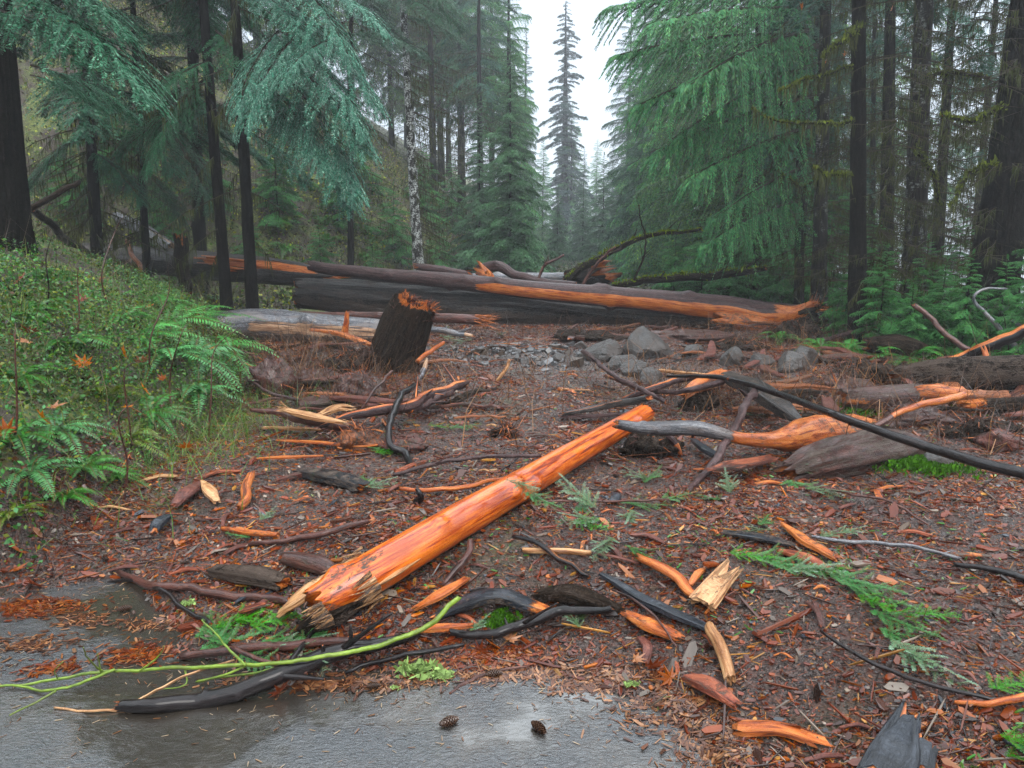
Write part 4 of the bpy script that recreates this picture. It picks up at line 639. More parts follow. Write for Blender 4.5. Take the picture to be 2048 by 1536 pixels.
# green shoot with side twigs
GS, C, r = S('green_shoot', 'bright yellow-green living shoot arching over the asphalt on the left', 'shoot', [(916, 1197, 10.1, .14), (885, 1228, 10.1, .15), (850, 1255, 10.1, .14), (800, 1275, 9.4, .13), (740, 1294, 9.4, .12), (650, 1313, 8.6, .11), (560, 1325, 7.8, .1), (450, 1331, 7.8, .08), (330, 1338, 7.0, .06), (200, 1346, 6.2, .04), (80, 1365, 5.5, .02), (10, 1372, 3.1, .01)], 'green_shoot', peel=0, mud=-1, sides=12, n=260, amp=.08, land='green shoot', wob=.01)
for a in ([(230, 1345, 6, .05), (110, 1380, 6, .02), (40, 1372, 5, .01), (-40, 1380, 4, .01)], [(110, 1380, 5, .03), (60, 1410, 4, .01), (22, 1432, 3, .01)], [(500, 1328, 5, .08), (460, 1345, 5, .06), (395, 1366, 4, .02), (550, 1336, 5, .04)], [(490, 1328, 5, .1), (460, 1300, 5, .14), (430, 1265, 4, .2), (405, 1240, 3, .24)], [(205, 1345, 4, .05), (180, 1315, 3, .15), (168, 1292, 2, .22)], [(280, 1340, 4, .06), (320, 1310, 3, .12), (330, 1295, 2, .16)], [(205, 1345, 3, .05), (200, 1320, 3, .12), (198, 1305, 2, .16)], [(112, 1360, 3, .03), (112, 1340, 2, .1), (128, 1322, 2, .14)], [(370, 1336, 4, .06), (368, 1370, 3, .02), (320, 1380, 2, .01)]):
    p = addpart(GS, 'twig', a, 'green_shoot', peel=0, mud=-1, sides=6, n=24, wob=.02)
# ------------------------------------------------------------------ conifers
def bough(L, nlat=22, ntw=14, tw=.11, tww=.016, droop=.30, hang=.25, latlen=.42, seed=0, ang=52, wood=True):
    r_ = np.random.default_rng(seed); s = np.linspace(.08, 1, nlat)
    s = np.repeat(s, 2)+r_.normal(size=nlat*2)*.01; side = np.tile([1., -1.], nlat); s = np.clip(s, .05, 1)
    sw = fbm(s*3, side*3, 0, seed, 2)*.25*L
    ax = np.stack([s*L*(1-.12*droop*s), sw*.4, -droop*L*s**2+.06*L*s], -1)
    ll = L*latlen*np.minimum(1, s*2.4+.2)*(1-s)**.55*r_.uniform(.65, 1.15, len(s))+.07*L
    a = np.radians(ang+r_.normal(size=len(s))*9-18*s); d = np.stack([np.cos(a), side*np.sin(a), r_.normal(size=len(s))*.10], -1)
    u = np.linspace(.06, 1, ntw)
    B = ax[:, None]+d[:, None]*(ll[:, None]*u)[..., None]; B[..., 2] -= (hang*.9+.15)*ll[:, None]*u**2
    quads = []
    for ts in (1, -1):
        al = np.radians(48+r_.normal(size=B.shape[:2])*12)*ts; ca, sa = np.cos(al), np.sin(al); dx, dy = d[:, None, 0], d[:, None, 1]
        t = np.stack([dx*ca-dy*sa, dx*sa+dy*ca, -hang*1.0-.12+r_.normal(size=B.shape[:2])*.18], -1); t /= np.linalg.norm(t, axis=-1)[..., None]
        l = tw*(1.15-.6*u)[None]*r_.uniform(.6, 1.3, B.shape[:2]); pr = np.cross(t, [0, 0, 1.]); pr /= np.linalg.norm(pr, axis=-1)[..., None]+1e-9
        pr = pr+np.cross(t, pr)*r_.normal(size=B.shape[:2])[..., None]*.5; m = B+t*l[..., None]*.5; w_ = tww*r_.uniform(.7, 1.3, B.shape[:2])[..., None]
        quads.append(np.stack([B, m+pr*w_, B+t*l[..., None], m-pr*w_], 2).reshape(-1, 4, 3))
    Q = np.concatenate(quads); tone = np.tile(np.repeat(r_.uniform(.7, 1.3, len(s)), ntw), 2)*r_.uniform(.75, 1.3, len(Q))
    W = []
    if wood:
        hw = .0035+.0012*L
        p0, p1 = ax, B[:, -1]; mid = B[:, ntw//2]
        for a0, a1, h in ((p0, mid, hw*.5), (mid, p1, hw*.35)):
            W.append(np.stack([a0-[0, 0, 1]*np.array(h), a1-[0, 0, 1]*np.array(h*.6), a1+[0, 0, 1]*np.array(h*.6), a0+[0, 0, 1]*np.array(h)], 1)); W.append(np.stack([a0-[0, h, 0], a1-[0, h*.6, 0], a1+[0, h*.6, 0], a0+[0, h, 0]], 1))
        sp = np.linspace(0, 1, 10); m_ = np.stack([sp*L*(1-.12*droop*sp), fbm(sp*3, 0, 0, seed, 2)*.1*L*sp, -droop*L*sp**2+.06*L*sp], -1); hh = (hw*2.2*(1-sp*.85))[:, None]
        for dv in ([0, 0, 1.], [0, 1., 0]): dv = np.array(dv); W.append(np.stack([m_[:-1]-dv*hh[:-1], m_[1:]-dv*hh[1:], m_[1:]+dv*hh[1:], m_[:-1]+dv*hh[:-1]], 1))
    return Q, tone, np.concatenate(W) if W else np.zeros((0, 4, 3))
def rotm(az, pit, roll=0.):
    ca, sa, cb, sb = math.cos(az), math.sin(az), math.cos(pit), math.sin(pit); cr, sr = math.cos(roll), math.sin(roll)
    Rz = np.array([[ca, -sa, 0], [sa, ca, 0], [0, 0, 1]]); Ry = np.array([[cb, 0, -sb], [0, 1, 0], [sb, 0, cb]]); Rx = np.array([[1, 0, 0], [0, cr, -sr], [0, sr, cr]])
    return Rz@Ry@Rx
def put(acc, bq, p, az, pit, sc_, roll=0., tone=1.):
    Q, t, W = bq; R_ = rotm(az, pit, roll)*sc_; acc[0].append(Q@R_.T+p); acc[1].append(t*tone); acc[2].append(W@R_.T+p)
def crown_mesh(name, acc, base, moss=None, tip=None):
    g = G(); Q = np.concatenate(acc[0]); t = np.concatenate(acc[1])[:, None]; c = np.array(base)[None]*t
    if tip is not None: k = rng.uniform(0, 1, (len(Q), 1))**3; c = c*(1-k)+np.array(tip)[None]*t*k
    g.quads(Q, 0, Col=c); W = np.concatenate(acc[2])
    if len(W): g.quads(W, 0, Col=np.tile([[.045, .036, .028]], (len(W), 1))*rng.uniform(.6, 1.6, (len(W), 1)))
    if moss is not None and len(moss): g.quads(moss, 0, Col=np.array([[.055, .062, .022]])*rng.uniform(.3, 1.3, (len(moss), 1)))
    return g.mesh(name, ['needles'])
def drapes(P, n, L=.25, wd=.012):
    """hanging moss strings below a polyline"""
    P = np.asarray(P); k = rng.uniform(0, len(P)-1.001, n); i = k.astype(int); f = (k-i)[:, None]; b = P[i]*(1-f)+P[i+1]*f
    l = L*rng.uniform(.15, 1, n)**1.5; a = rng.uniform(0, math.pi, n); u = np.stack([np.cos(a), np.sin(a), 0*a], -1)*wd*rng.uniform(.5, 1.6, n)[:, None]
    e = b+np.stack([rng.normal(size=n)*.1*l, rng.normal(size=n)*.1*l, -l], -1); return np.stack([b-u, b+u, e+u*.3, e-u*.3], 1)
def conifer_crown(name, h, R, z0=.15, nb=110, kind='fir', base=(.03, .07, .035), tip=None, pexp=.8, seed=0, dead=0, az_f=None, small=1.):
    """crown of a tree of height h; boughs from z0*h up"""
    r_ = np.random.default_rng(seed); acc = [[], [], []]
    K = dict(hem=dict(droop=.42, hang=.35, ang=50), fir=dict(droop=.22, hang=.75, ang=55), young=dict(droop=.22, hang=.45, ang=50), old=dict(droop=.30, hang=.3, ang=60))[kind]
    n_l, n_t, tw, tww = dict(hem=(26, 15, .13, .017), fir=(22, 14, .2, .024), young=(20, 12, .15, .022), old=(16, 10, .34, .055))[kind]
    V = [bough(R, n_l, n_t, tw*small, tww*small, seed=seed*10+i, **K) for i in range(5)]
    az = 0
    for i in range(nb):
        t = (i+r_.uniform())/nb; t = t**.9; z = h*(z0+(1-z0)*t); az += 2.4+r_.normal()*.4
        if az_f is not None:
            az = az_f[0]+r_.uniform(-1, 1)*az_f[1]
        s = ((1-t)**pexp*.95+.05)*r_.uniform(.6, 1.12)
        if kind == 'old': s *= r_.uniform(.45, 1.1)
        pit = (.45*t**2-.12+r_.normal()*.09) if kind != 'old' else (.15*t-.1+r_.normal()*.1)
        put(acc, V[i % 5], np.array([0, 0, z]), az, pit, s, r_.normal()*.15, r_.uniform(.8, 1.2))
    put(acc, V[0], np.array([0, 0, h*.985]), 0, 1.45, .12 if kind != 'old' else .06)
    moss = []
    for i in range(dead):
        z = h*z0*r_.uniform(.15, 1.3); a = r_.uniform(0, 6.28) if az_f is None else az_f[0]+r_.uniform(-1.2, 1.2); l = R*r_.uniform(.35, .95); sp = np.linspace(0, 1, 9)[:, None]
        P = np.array([0, 0, z])+np.array([math.cos(a), math.sin(a), 0])*l*sp+np.array([0, 0, -1])*(l*(.35*sp-.25*sp**2 if r_.uniform() < .5 else .1*sp+.15*sp**2))+np.cumsum(r_.normal(size=(9, 3))*.025*l, 0)*sp
        hh = .013*(1-sp*.7)
        for dv in ([0, 0, 1.], [0, 1., 0]): dv = np.array(dv); acc[2].append(np.stack([P[:-1]-dv*hh[:-1], P[1:]-dv*hh[1:], P[1:]+dv*hh[1:], P[:-1]+dv*hh[:-1]], 1))
        for j in range(9):
            k = int(r_.integers(2, 8)); q = P[k]+np.array([math.cos(a+r_.normal()*.9), math.sin(a+r_.normal()*.9), -.35+r_.normal()*.2])*l*.28; acc[2].append(np.stack([P[k]-[0, 0, .004], q, q+[0, 0, .004], P[k]+[0, 0, .006]], 0)[None])
            if r_.uniform() < .5: moss.append(drapes(np.stack([P[k], q]), 6, .16, .006))
        moss.append(drapes(P, int(26*l), .28, .009))
    return crown_mesh(name, acc, base, np.concatenate(moss) if moss else None, tip)
def trunk_mesh(h, r0, lean=(0, 0), flare=1.2, n=60, wav=.04, mat='trunk_dark'):
    g = G(); s = np.linspace(0, 1, 9); P = np.stack([lean[0]*h*s, lean[1]*h*s, -.5+(h+.5)*s], -1); P[:, :2] += np.stack([fbm(s*2, 1, 0, int(rng.integers(999)), 2), fbm(s*2, 5, 0, int(rng.integers(999)), 2)], -1)*wav*h*.2*s[:, None]
    R = r0*(1-s*.93); R[0] *= flare; tube(g, P, R, n, 18, .10, (0, .2), peel=-1, mud=-.6, fib=3); return g.mesh('trunk', [mat], True)
FAR_G = (.060, .180, .078); HEM_G = (.042, .135, .066); YEL = (.15, .24, .06)
CR = {
 'firA': conifer_crown('crown', 20, 3.6, .04, 190, 'fir', FAR_G, YEL, .7, 1),
 'firB': conifer_crown('crown', 20, 3.3, .02, 190, 'fir', (.036, .080, .055), (.06, .11, .05), .8, 2),
 'firC': conifer_crown('crown', 20, 4.2, .12, 170, 'fir', (.034, .074, .042), YEL, .75, 3, dead=26),
 'hemA': conifer_crown('crown', 16, 3.4, .10, 120, 'hem', HEM_G, (.07, .13, .08), .75, 4, dead=20),
 'hemB': conifer_crown('crown', 16, 3.0, .25, 110, 'hem', (.03, .078, .056), (.06, .12, .075), .75, 5, dead=40),
 'young': conifer_crown('crown', 8, 2.0, .06, 150, 'young', (.055, .12, .06), (.10, .17, .09), .9, 6),
 'firH': conifer_crown('crown', 20, 3.3, .30, 140, 'fir', (.060, .150, .082), (.12, .18, .07), .75, 12, dead=40),
 'old': conifer_crown('crown', 22, 3.0, .10, 170, 'old', (.03, .06, .05), None, .55, 7),
 'sap': conifer_crown('crown', 3, 1.25, .02, 70, 'young', (.050, .15, .055), (.12, .24, .08), .8, 8, small=.62),
 'poor': conifer_crown('crown', 20, 2.9, .30, 75, 'hem', (.040, .09, .058), None, .7, 9, dead=110),
 'bare': conifer_crown('crown', 20, 2.9, .42, 34, 'hem', (.036, .09, .06), None, .5, 10, dead=120),
}
CH0 = dict(firH=20, firA=20, firB=20, firC=20, hemA=16, hemB=16, young=8, old=22, sap=3, poor=20, bare=20)
def zt(x, y): return float(H(np.array([x]), np.array([y]), False)[0])
def tree(name, label, crown, x, y, h, r0=None, lean=(0, 0), rot=None, group=None, mat='trunk_dark', zoff=0., wid=1., moss=False, cat='tree', clear=True):
    e_ = bpy.data.objects.new(name, None); COL.objects.link(e_); e_.location = (x, y, zt(x, y)+zoff); e_.empty_display_size = .3
    tag(e_, label, cat, group); s = h/CH0[crown]; r0 = r0 or h*.009
    link('trunk', trunk_mesh(h*.99, r0, lean, mat=mat), e_)
    c = link('crown', CR[crown], e_); c.scale = (s*wid, s*wid, s); c.rotation_euler = (-lean[1], lean[0], rot if rot is not None else rng.uniform(0, 6.28)); c['kind'] = 'thing'
    return e_
# distant fog tree and the trees that close the road
tree('old_conifer', 'tall thin-crowned conifer fading into fog alone in the gap of sky', 'old', *at(1127, 500, 72)[[0]], 72, 23.5, .5, rot=1)
for i, (px, Y, h, k, l) in enumerate([(1050, 78, 15, 'firB', 'faint conifer behind the left shoulder of the fog-bound tall conifer'), (1085, 56, 9, 'firA', 'low foggy conifer at the foot of the tall fog-bound conifer'), (1140, 72, 14.5, 'firA', 'foggy conifer just right of the tall fog-bound conifer'), (1165, 64, 9.5, 'firB', 'shorter foggy conifer where the road vanishes'), (1190, 82, 12.5, 'firA', 'faintest conifer at the very end of the road gap'), (1222, 100, 15, 'firB', 'pale fogged conifer against the sky beside the right tree wall'), (1115, 45, 5.0, 'young', 'pale low conifer growing at the end of the road'), (1165, 50, 5.5, 'young', 'pale small conifer right of centre at the road end'), (1205, 47, 7, 'young', 'light green small conifer at the foot of the right tree wall'), (1240, 42, 6, 'young', 'light green bushy conifer under the right tree wall')]):
    tree('misty_conifer', l, k, at(px, 500, Y)[0], Y, h, group='conifers fading into fog at the road end')
# left wall
LW = [(1018, 37, 19, 'firA', .7), (985, 41, 21, 'firH', .8), (925, 38, 21, 'firH', .85), (962, 33, 19, 'bare', .9), (885, 42, 23, 'firH', .8), (1050, 62, 17, 'firB', .6), (870, 36, 20, 'bare', .8), (790, 40, 18, 'firC', .8), (715, 36, 17, 'hemB', .9), (620, 34, 17, 'firC', .85), (540, 38, 20, 'poor', 1), (450, 31, 16, 'hemB', 1), (360, 36, 22, 'poor', .9), (270, 30, 20, 'bare', 1), (180, 36, 22, 'poor', 1), (90, 28, 20, 'bare', 1), (10, 30, 22, 'poor', 1), (-80, 27, 22, 'hemB', 1), (640, 46, 22, 'firH', 1), (400, 46, 24, 'firH', 1), (150, 44, 24, 'firH', 1), (820, 50, 22, 'firH', 1), (900, 54, 22, 'firH', 1)]
LL_ = ['tall yellow-green fir edging the sky at the left of the road gap', 'tall fir behind the yellow-green edge fir', 'dense fir between the lichen trunk and the yellow-green edge fir', 'drooping hemlock just behind the young conifer', 'dark fir right behind the lichen-spotted trunk', 'hazy fir beyond the yellow-green edge fir', 'thin fir with many dead boughs right of the lichen-spotted trunk', 'bare-stemmed fir with sky showing beside it, left of the lichen trunk', 'hillside conifer with clear lower trunk above the hanging mossy conifer', 'bare-stemmed conifer up the hill behind the pale fans', 'tall conifer high on the hill behind the close trunk pair', 'clear-trunked conifer between the close pair of trunks', 'conifer uphill left of the close pair', 'conifer uphill behind the leaning blue-grey log', 'tall conifer uphill behind the mossy left trunk', 'conifer uphill just right of the big left trunk', 'hillside conifer half hidden by the big left trunk', 'hemlock beyond the left edge with boughs reaching in', 'far fir high on the hill above the pale fans', 'far fir high on the hill between the slim trunks', 'far fir high on the hill at the left', 'farthest fir behind the lichen-speckled trunk', 'farthest fir left of the yellow-green edge fir']
LL = LL_
for i, (px, Y, h, k, wd) in enumerate(LW):
    h = h*.87 if i < 4 else h
    x = at(px, 500, Y)[0]; l = LL[i] if i < len(LL) else 'dark conifer crowded in the forest on the left hillside'
    tree('hillside_conifer', l, k, x, Y, h, .012*h*rng.uniform(.7, 1.1), wid=wd, group='conifers on the left hillside')
# young light conifer
tree('young_conifer', 'young light green conifer with thin dark stem standing by the hillside foot', 'young', at(1020, 500, 25)[0], 25, 8.3, .075, wid=.86)
tree('young_conifer', 'small light conifer just left behind the young light green conifer', 'young', at(960, 500, 29)[0], 29, 7, .06, wid=.8)
# lichen trunk
# right wall
RW = [(1275, 40, 19, 'firA', .75), (1300, 33, 18, 'firB', .9), (1345, 27.5, 17, 'firA', .95), (1400, 23, 14.5, 'firC', .95), (1330, 46, 20, 'firA', 1), (1420, 36, 20, 'firB', 1), (1470, 19, 13.5, 'firC', .9), (1540, 28, 19, 'firB', .9), (1600, 17.5, 12.5, 'hemB', .9), (1650, 24, 19, 'firC', 1), (1250, 54, 19, 'firB', .9), (1560, 40, 20, 'firA', 1), (1720, 38, 21, 'poor', .8), (1860, 44, 21, 'poor', .7), (2010, 30, 22, 'poor', .9)]
RL = ['hazy fir at the sky edge of the right tree wall', 'fir with boughs reaching into the sky gap from the right', 'dense bluish fir second from the front of the right wall', 'large fir with sweeping thin boughs over the log jam', 'tall fir rising behind the right tree wall', 'fir deep behind the sweeping-boughed fir', 'nearest fir of the right wall with dark skeletal lower boughs', 'hazy fir showing between the wall and the sweeping boughs', 'dark hemlock right behind the sweeping-boughed conifer', 'tall fir behind the mossy dark trunk', 'farthest hazy fir low in the right tree wall', 'tall hazy fir above the sweeping boughs', 'thin fir in the bright gap right of the straight trunk', 'thin far fir seen right of the lichen-patched trunk', 'thin hazy fir seen just left of the big leaning trunk']
for i, (px, Y, h, k, wd) in enumerate(RW):
    h = h*.85 if i < 9 else h
    x = at(px, 500, Y)[0]; l = RL[i] if i < len(RL) else 'dark conifer standing in the forest beyond the right roadside trunks'
    tree('roadside_conifer', l, k, x, Y, h+max(0, -zt(x, Y))*.9, .011*h, wid=wd, group='conifers walling the right side of the road')
# dark trunks at the right
RT = [((1722, 740), (1720, 0), 10.5, 34, 'dark straight trunk, second thick one from the sweeping boughs', 'bare'), ((1640, 690), (1652, 0), 13.2, 30, 'mossy dark trunk nearest the log end on the right', 'bare'), ((1772, 690), (1785, 0), 14.5, 30, 'narrow dark trunk between the straight and the lichen-patched trunk', 'bare'), ((1826, 690), (1850, 0), 11.5, 46, 'thick trunk patched with pale lichen at the right', 'bare'), ((1868, 680), (1905, 0), 15.5, 26, 'slim trunk behind the lichen-patched trunk', 'bare'), ((1512, 640), (1515, 120), 17.0, 10, 'thin pole-like trunk among the sweeping boughs', 'poor'), ((1745, 690), (1750, 0), 19, 14, 'very thin trunk right of the dark straight trunk', 'bare'), ((1935, 690), (1990, 0), 18.5, 22, 'slim trunk just left of the big leaning trunk', 'bare'), ((1975, 640), (2056, 60), 10.2, 92, 'massive black trunk leaning right at the picture edge', 'bare')]
for i, (b0, b1, Y, wpx, l, k) in enumerate(RT):
    p = at(*b0, Y); q = at(*b1, Y); zg = zt(p[0], Y); lean = (q[0]-p[0])/(q[2]-p[2]); x = p[0]-lean*(p[2]-zg); r0 = wpx/2*depth(p)/F
    RTo = globals().setdefault('RTo', []); RTo += [0]; RTo[-1] = tree('dark_trunked_conifer', l, k, x, Y, 13 if i != 8 else 15, r0*1.05, lean=(lean, 0), mat='trunk_lichen' if i in (1, 3) else 'trunk_dark', wid=.8, group='dark trunked conifers at the right verge')
# near left trees with hand-laid boughs
def own_tree(name, label, b0, b1, Y, wpx, h, boughs, bk=None, az_d=None, nb=24, az_f=None, mat='trunk_dark', R=2.4, z0=.35, dead=10, base=HEM_G, tip=(.09, .15, .10)):
    p = at(*b0, Y); q = at(*b1, Y); zg = zt(p[0], Y); lean = (q[0]-p[0])/(q[2]-p[2]); r0 = wpx/2*depth(p)/F; org = np.array([p[0]-lean*(p[2]-zg), Y, zg])
    e_ = bpy.data.objects.new(name, None); COL.objects.link(e_); e_.location = org; tag(e_, label, 'tree')
    link('trunk', trunk_mesh(h, r0, (lean, 0), mat=mat), e_)
    acc = [[], [], []]; V = [bough(1.0, 44, 44, .028, .0024, .30, .35, seed=900+i, latlen=.46) for i in range(4)] if not bk else [bough(1.0, 34, 38, .030, .0022, seed=970+i, **bk) for i in range(4)]; moss = []
    Vb = [bough(1.0, 30, 30, .036, .0036, .35, .4, seed=950+i) for i in range(4)]
    for (x0, y0, x1, y1, Y0, Y1) in boughs:
        a = at(x0, y0, Y0)-org; b = at(x1, y1, Y1)-org; d = b-a; L = np.linalg.norm(d)*1.05; put(acc, V[int(rng.integers(4))], a, math.atan2(d[1], d[0]), math.atan2(d[2], math.hypot(d[0], d[1]))+.24, L, rng.normal()*.12, 1.15)
    for i in range(nb):
        t = (i+.5)/nb; z = h*(z0+(1-z0)*t); a = rng.uniform(0, 6.28) if az_f is None else az_f[0]+rng.uniform(-1, 1)*az_f[1]
        put(acc, Vb[i % 4], np.array([lean*z, 0, z]), a, .1*t-.15+rng.normal()*.1, R*((1-t)**.7*.9+.1)*rng.uniform(.6, 1.1), 0, rng.uniform(.8, 1.1))
    for i in range(dead):
        z = h*rng.uniform(.08, z0*1.1); a = rng.uniform(0, 6.28) if az_d is None else az_d[0]+rng.uniform(-1, 1)*az_d[1]; l = rng.uniform(.6, 2.0); sp = np.linspace(0, 1, 9)[:, None]
        P = np.array([lean*z, 0, z])+np.array([math.cos(a), math.sin(a), 0])*l*sp+np.array([0, 0, -1])*l*(.35*sp+.1*sp**2)+np.cumsum(rng.normal(size=(9, 3))*.02, 0)*sp; hh = .012*(1-sp*.7)
        for dv in ([0, 0, 1.], [0, 1., 0]): dv = np.array(dv); acc[2].append(np.stack([P[:-1]-dv*hh[:-1], P[1:]-dv*hh[1:], P[1:]+dv*hh[1:], P[:-1]+dv*hh[:-1]], 1))
        moss.append(drapes(P, int(45*l), .32, .007))
    link('crown', crown_mesh('crown', acc, base, np.concatenate(moss) if moss else None, tip), e_)
    return e_
own_tree('big_conifer', 'big black-trunked conifer at the left edge holding a drooping bluish bough', (25, 490), (-5, 60), 7.2, 58, 15,
    [(-60, -60, 285, 185, 6.6, 6.2), (-40, 20, 150, 120, 6.8, 6.2), (-80, -120, 240, 60, 6.6, 6.4), (60, 130, 260, 230, 7.2, 7.6), (60, 150, 200, 215, 7.4, 7.8)], nb=34, R=2.6, z0=.30, dead=9, base=(.032, .10, .058), tip=(.12, .22, .15))
own_tree('slim_conifer', 'slim dark trunk, left one of the close pair rising behind the ferns', (452, 592), (405, 0), 12.2, 25, 14,
    [(420, 150, 300, 330, 12.2, 11.6), (425, 200, 250, 300, 12.2, 11.8), (430, 60, 560, 250, 12.2, 11.6), (425, 120, 330, 190, 12.2, 11.4)], nb=36, R=2.4, z0=.40, dead=16)
own_tree('slim_conifer', 'slim dark trunk, right one of the close pair, with pale hemlock fans beside it', (504, 615), (470, 0), 11.8, 26, 14,
    [(560, 60, 480, 215, 11.4, 10.6), (640, 30, 500, 240, 11.2, 10.4), (660, 80, 560, 170, 11.0, 10.2), (520, 90, 720, 290, 11.6, 10.8), (540, 130, 700, 370, 11.6, 10.9), (520, -30, 740, 200, 11.6, 11.2), (560, 60, 720, 260, 11.2, 10.7), (520, 200, 690, 400, 11.7, 11.2), (490, 260, 600, 360, 11.8, 11.6), (560, -60, 700, 120, 11.4, 10.8), (600, -40, 760, 60, 11.4, 11.0), (530, 170, 640, 330, 11.5, 10.7), (500, -20, 620, 90, 11.6, 10.8)], nb=30, R=2.4, z0=.42, dead=14, base=(.045, .14, .095), tip=(.24, .36, .29))
own_tree('slim_conifer', 'dark mossy trunk standing between the big left trunk and the close pair', (192, 510), (165, 0), 12.8, 24, 15, [(180, 180, 330, 330, 12.8, 12.2), (180, 260, 60, 380, 12.8, 12.4), (180, 300, 280, 400, 12.8, 12.5)], nb=50, R=2.8, z0=.22, dead=40, base=(.036, .10, .06))
own_tree('slim_conifer', 'dim grey trunk behind the close pair of slim trunks', (398, 480), (380, 0), 17, 26, 16, [], nb=50, R=2.8, z0=.25, dead=20, base=(.028, .065, .042))
own_tree('slim_conifer', 'mossy conifer with hanging dark boughs above the torn dark log', (290, 500), (262, 0), 15, 16, 15, [(270, 200, 420, 400, 15, 14.5), (270, 280, 160, 420, 15, 14.5), (270, 330, 360, 440, 15, 14.6)], nb=44, R=2.4, z0=.30, dead=50, base=(.028, .06, .035))
own_tree('slim_conifer', 'conifer whose green boughs hang at the upper left of the lichen-spotted trunk', (700, 430), (700, 0), 19, 14, 16, [(690, 60, 600, 250, 18.5, 17.5)], nb=34, R=2.6, z0=.40, dead=24, base=(.034, .082, .05))
own_tree('lichen_conifer', 'slender trunk speckled with white lichen, mossy dead branches on its right', (838, 530), (806, 0), 21.5, 24, 15, [], nb=22, az_f=(0, 1.2), az_d=(0, 1.3), mat='trunk_white_lichen', R=2.4, z0=.50, dead=70, base=(.045, .11, .06))
own_tree('sweeping_conifer', 'conifer whose long skeletal boughs sweep left across the right tree wall', (1600, 690), (1606, 0), 14.2, 20, 13,
    [(1600, 0, 1250, 92, 14, 13), (1600, 70, 1265, 185, 14, 13), (1580, -80, 1305, 5, 14, 13.2), (1620, 130, 1385, 330, 14, 13), (1640, 250, 1405, 420, 14, 12.6), (1620, 330, 1445, 480, 14, 12.8), (1640, 90, 1315, 280, 14, 13), (1640, 190, 1345, 370, 14, 13), (1600, 400, 1420, 540, 14, 12.6), (1620, 20, 1330, 130, 14, 12.4), (1620, 60, 1400, 240, 14, 12.2)], bk=dict(droop=.12, hang=.75, ang=48, latlen=.36), nb=14, az_f=(3.14, .8), R=2.6, z0=.55, dead=30, base=(.055, .16, .075), tip=(.13, .25, .10))
# understory saplings
SPL = ['hemlock sapling beneath the sweeping boughs, just left of the mossy trunk', 'hemlock sapling deep below the middle of the sweeping boughs', 'low sapling right behind the torn end of the half-peeled log', 'short sapling at the foot of the dark straight trunk', 'short sapling between the marker stake and the black slab', 'bright low sapling just behind the black jagged slab', 'bright sapling behind the leaning dark stick', 'lowest bright sapling beside the leaning dark stick', 'bright sapling left of the grey arching branch', 'bright sapling cut by the right edge of the picture', 'taller sapling at the foot of the lichen-patched trunk', 'dark sapling between the straight and lichen-patched trunks', 'sapling behind the low mossy branch', 'dim sapling at the left end of the low mossy branch', 'tallest sapling filling the right edge behind the big leaning trunk', 'tall sapling at the foot of the big leaning trunk', 'dim tall sapling behind the mossy dark trunk', 'small dim sapling right of the dark upturned stump', 'tall dim sapling left of the big leaning trunk']
SP = [(1560, 15.6, 2.2), (1500, 17, 2.6), (1610, 14.6, 1.8), (1690, 11.6, 1.3), (1760, 9.9, 1.4), (1820, 8.9, 1.0), (1880, 9.0, 1.2), (1930, 8.6, 1.3), (2000, 8.9, 1.2), (2060, 8.2, 1.2), (1840, 10.5, 1.5), (1730, 12.5, 2.0), (1460, 15.5, 2.0), (1400, 17, 2.2), (2080, 9.5, 2.0), (1980, 10.6, 2.0), (1660, 15, 3), (1345, 18, 2.0), (1905, 12, 2.0)]
for i, (px, Y, h) in enumerate(SP):
    x = at(px, 640, Y)[0]; z = zt(x, Y); dz = max(0, .1-z); l = SPL[i]
    tree('hemlock_sapling', l, 'sap', x, Y, h+dz, .018, group='hemlock saplings under the trees', wid=1.0)

MA = [(0, [(1724, 55, 16, 0, 10.4), (1690, 75, 15, 0, 10.1), (1650, 110, 9, 0, 9.9)]), (0, [(1722, 130, 9, 0, 10.5), (1640, 150, 7, 0, 10.3), (1560, 175, 5, 0, 10)]), (3, [(1848, 150, 12, 0, 11.4), (1900, 148, 12, 0, 11.2), (1985, 160, 6, 0, 11)]), (3, [(1828, 300, 14, 0, 11.2), (1856, 330, 13, 0, 10.9), (1872, 370, 10, 0, 10.8), (1876, 410, 6, 0, 10.8)]), (0, [(1716, 350, 10, 0, 10.5), (1660, 352, 9, 0, 10.3), (1625, 335, 6, 0, 10.2)]), (0, [(1720, 240, 9, 0, 10.5), (1640, 250, 8, 0, 10.1), (1570, 245, 5, 0, 9.9), (1505, 212, 3, 0, 9.8)]), (8, [(2010, 210, 14, 0, 10.1), (1950, 240, 12, 0, 9.7), (1880, 230, 8, 0, 9.5)]), (8, [(1995, 330, 14, 0, 10), (1945, 350, 12, 0, 9.6), (1895, 410, 7, 0, 9.4)]), (1, [(1642, 350, 9, 0, 13.1), (1600, 372, 8, 0, 12.9), (1560, 340, 5, 0, 12.8)])]
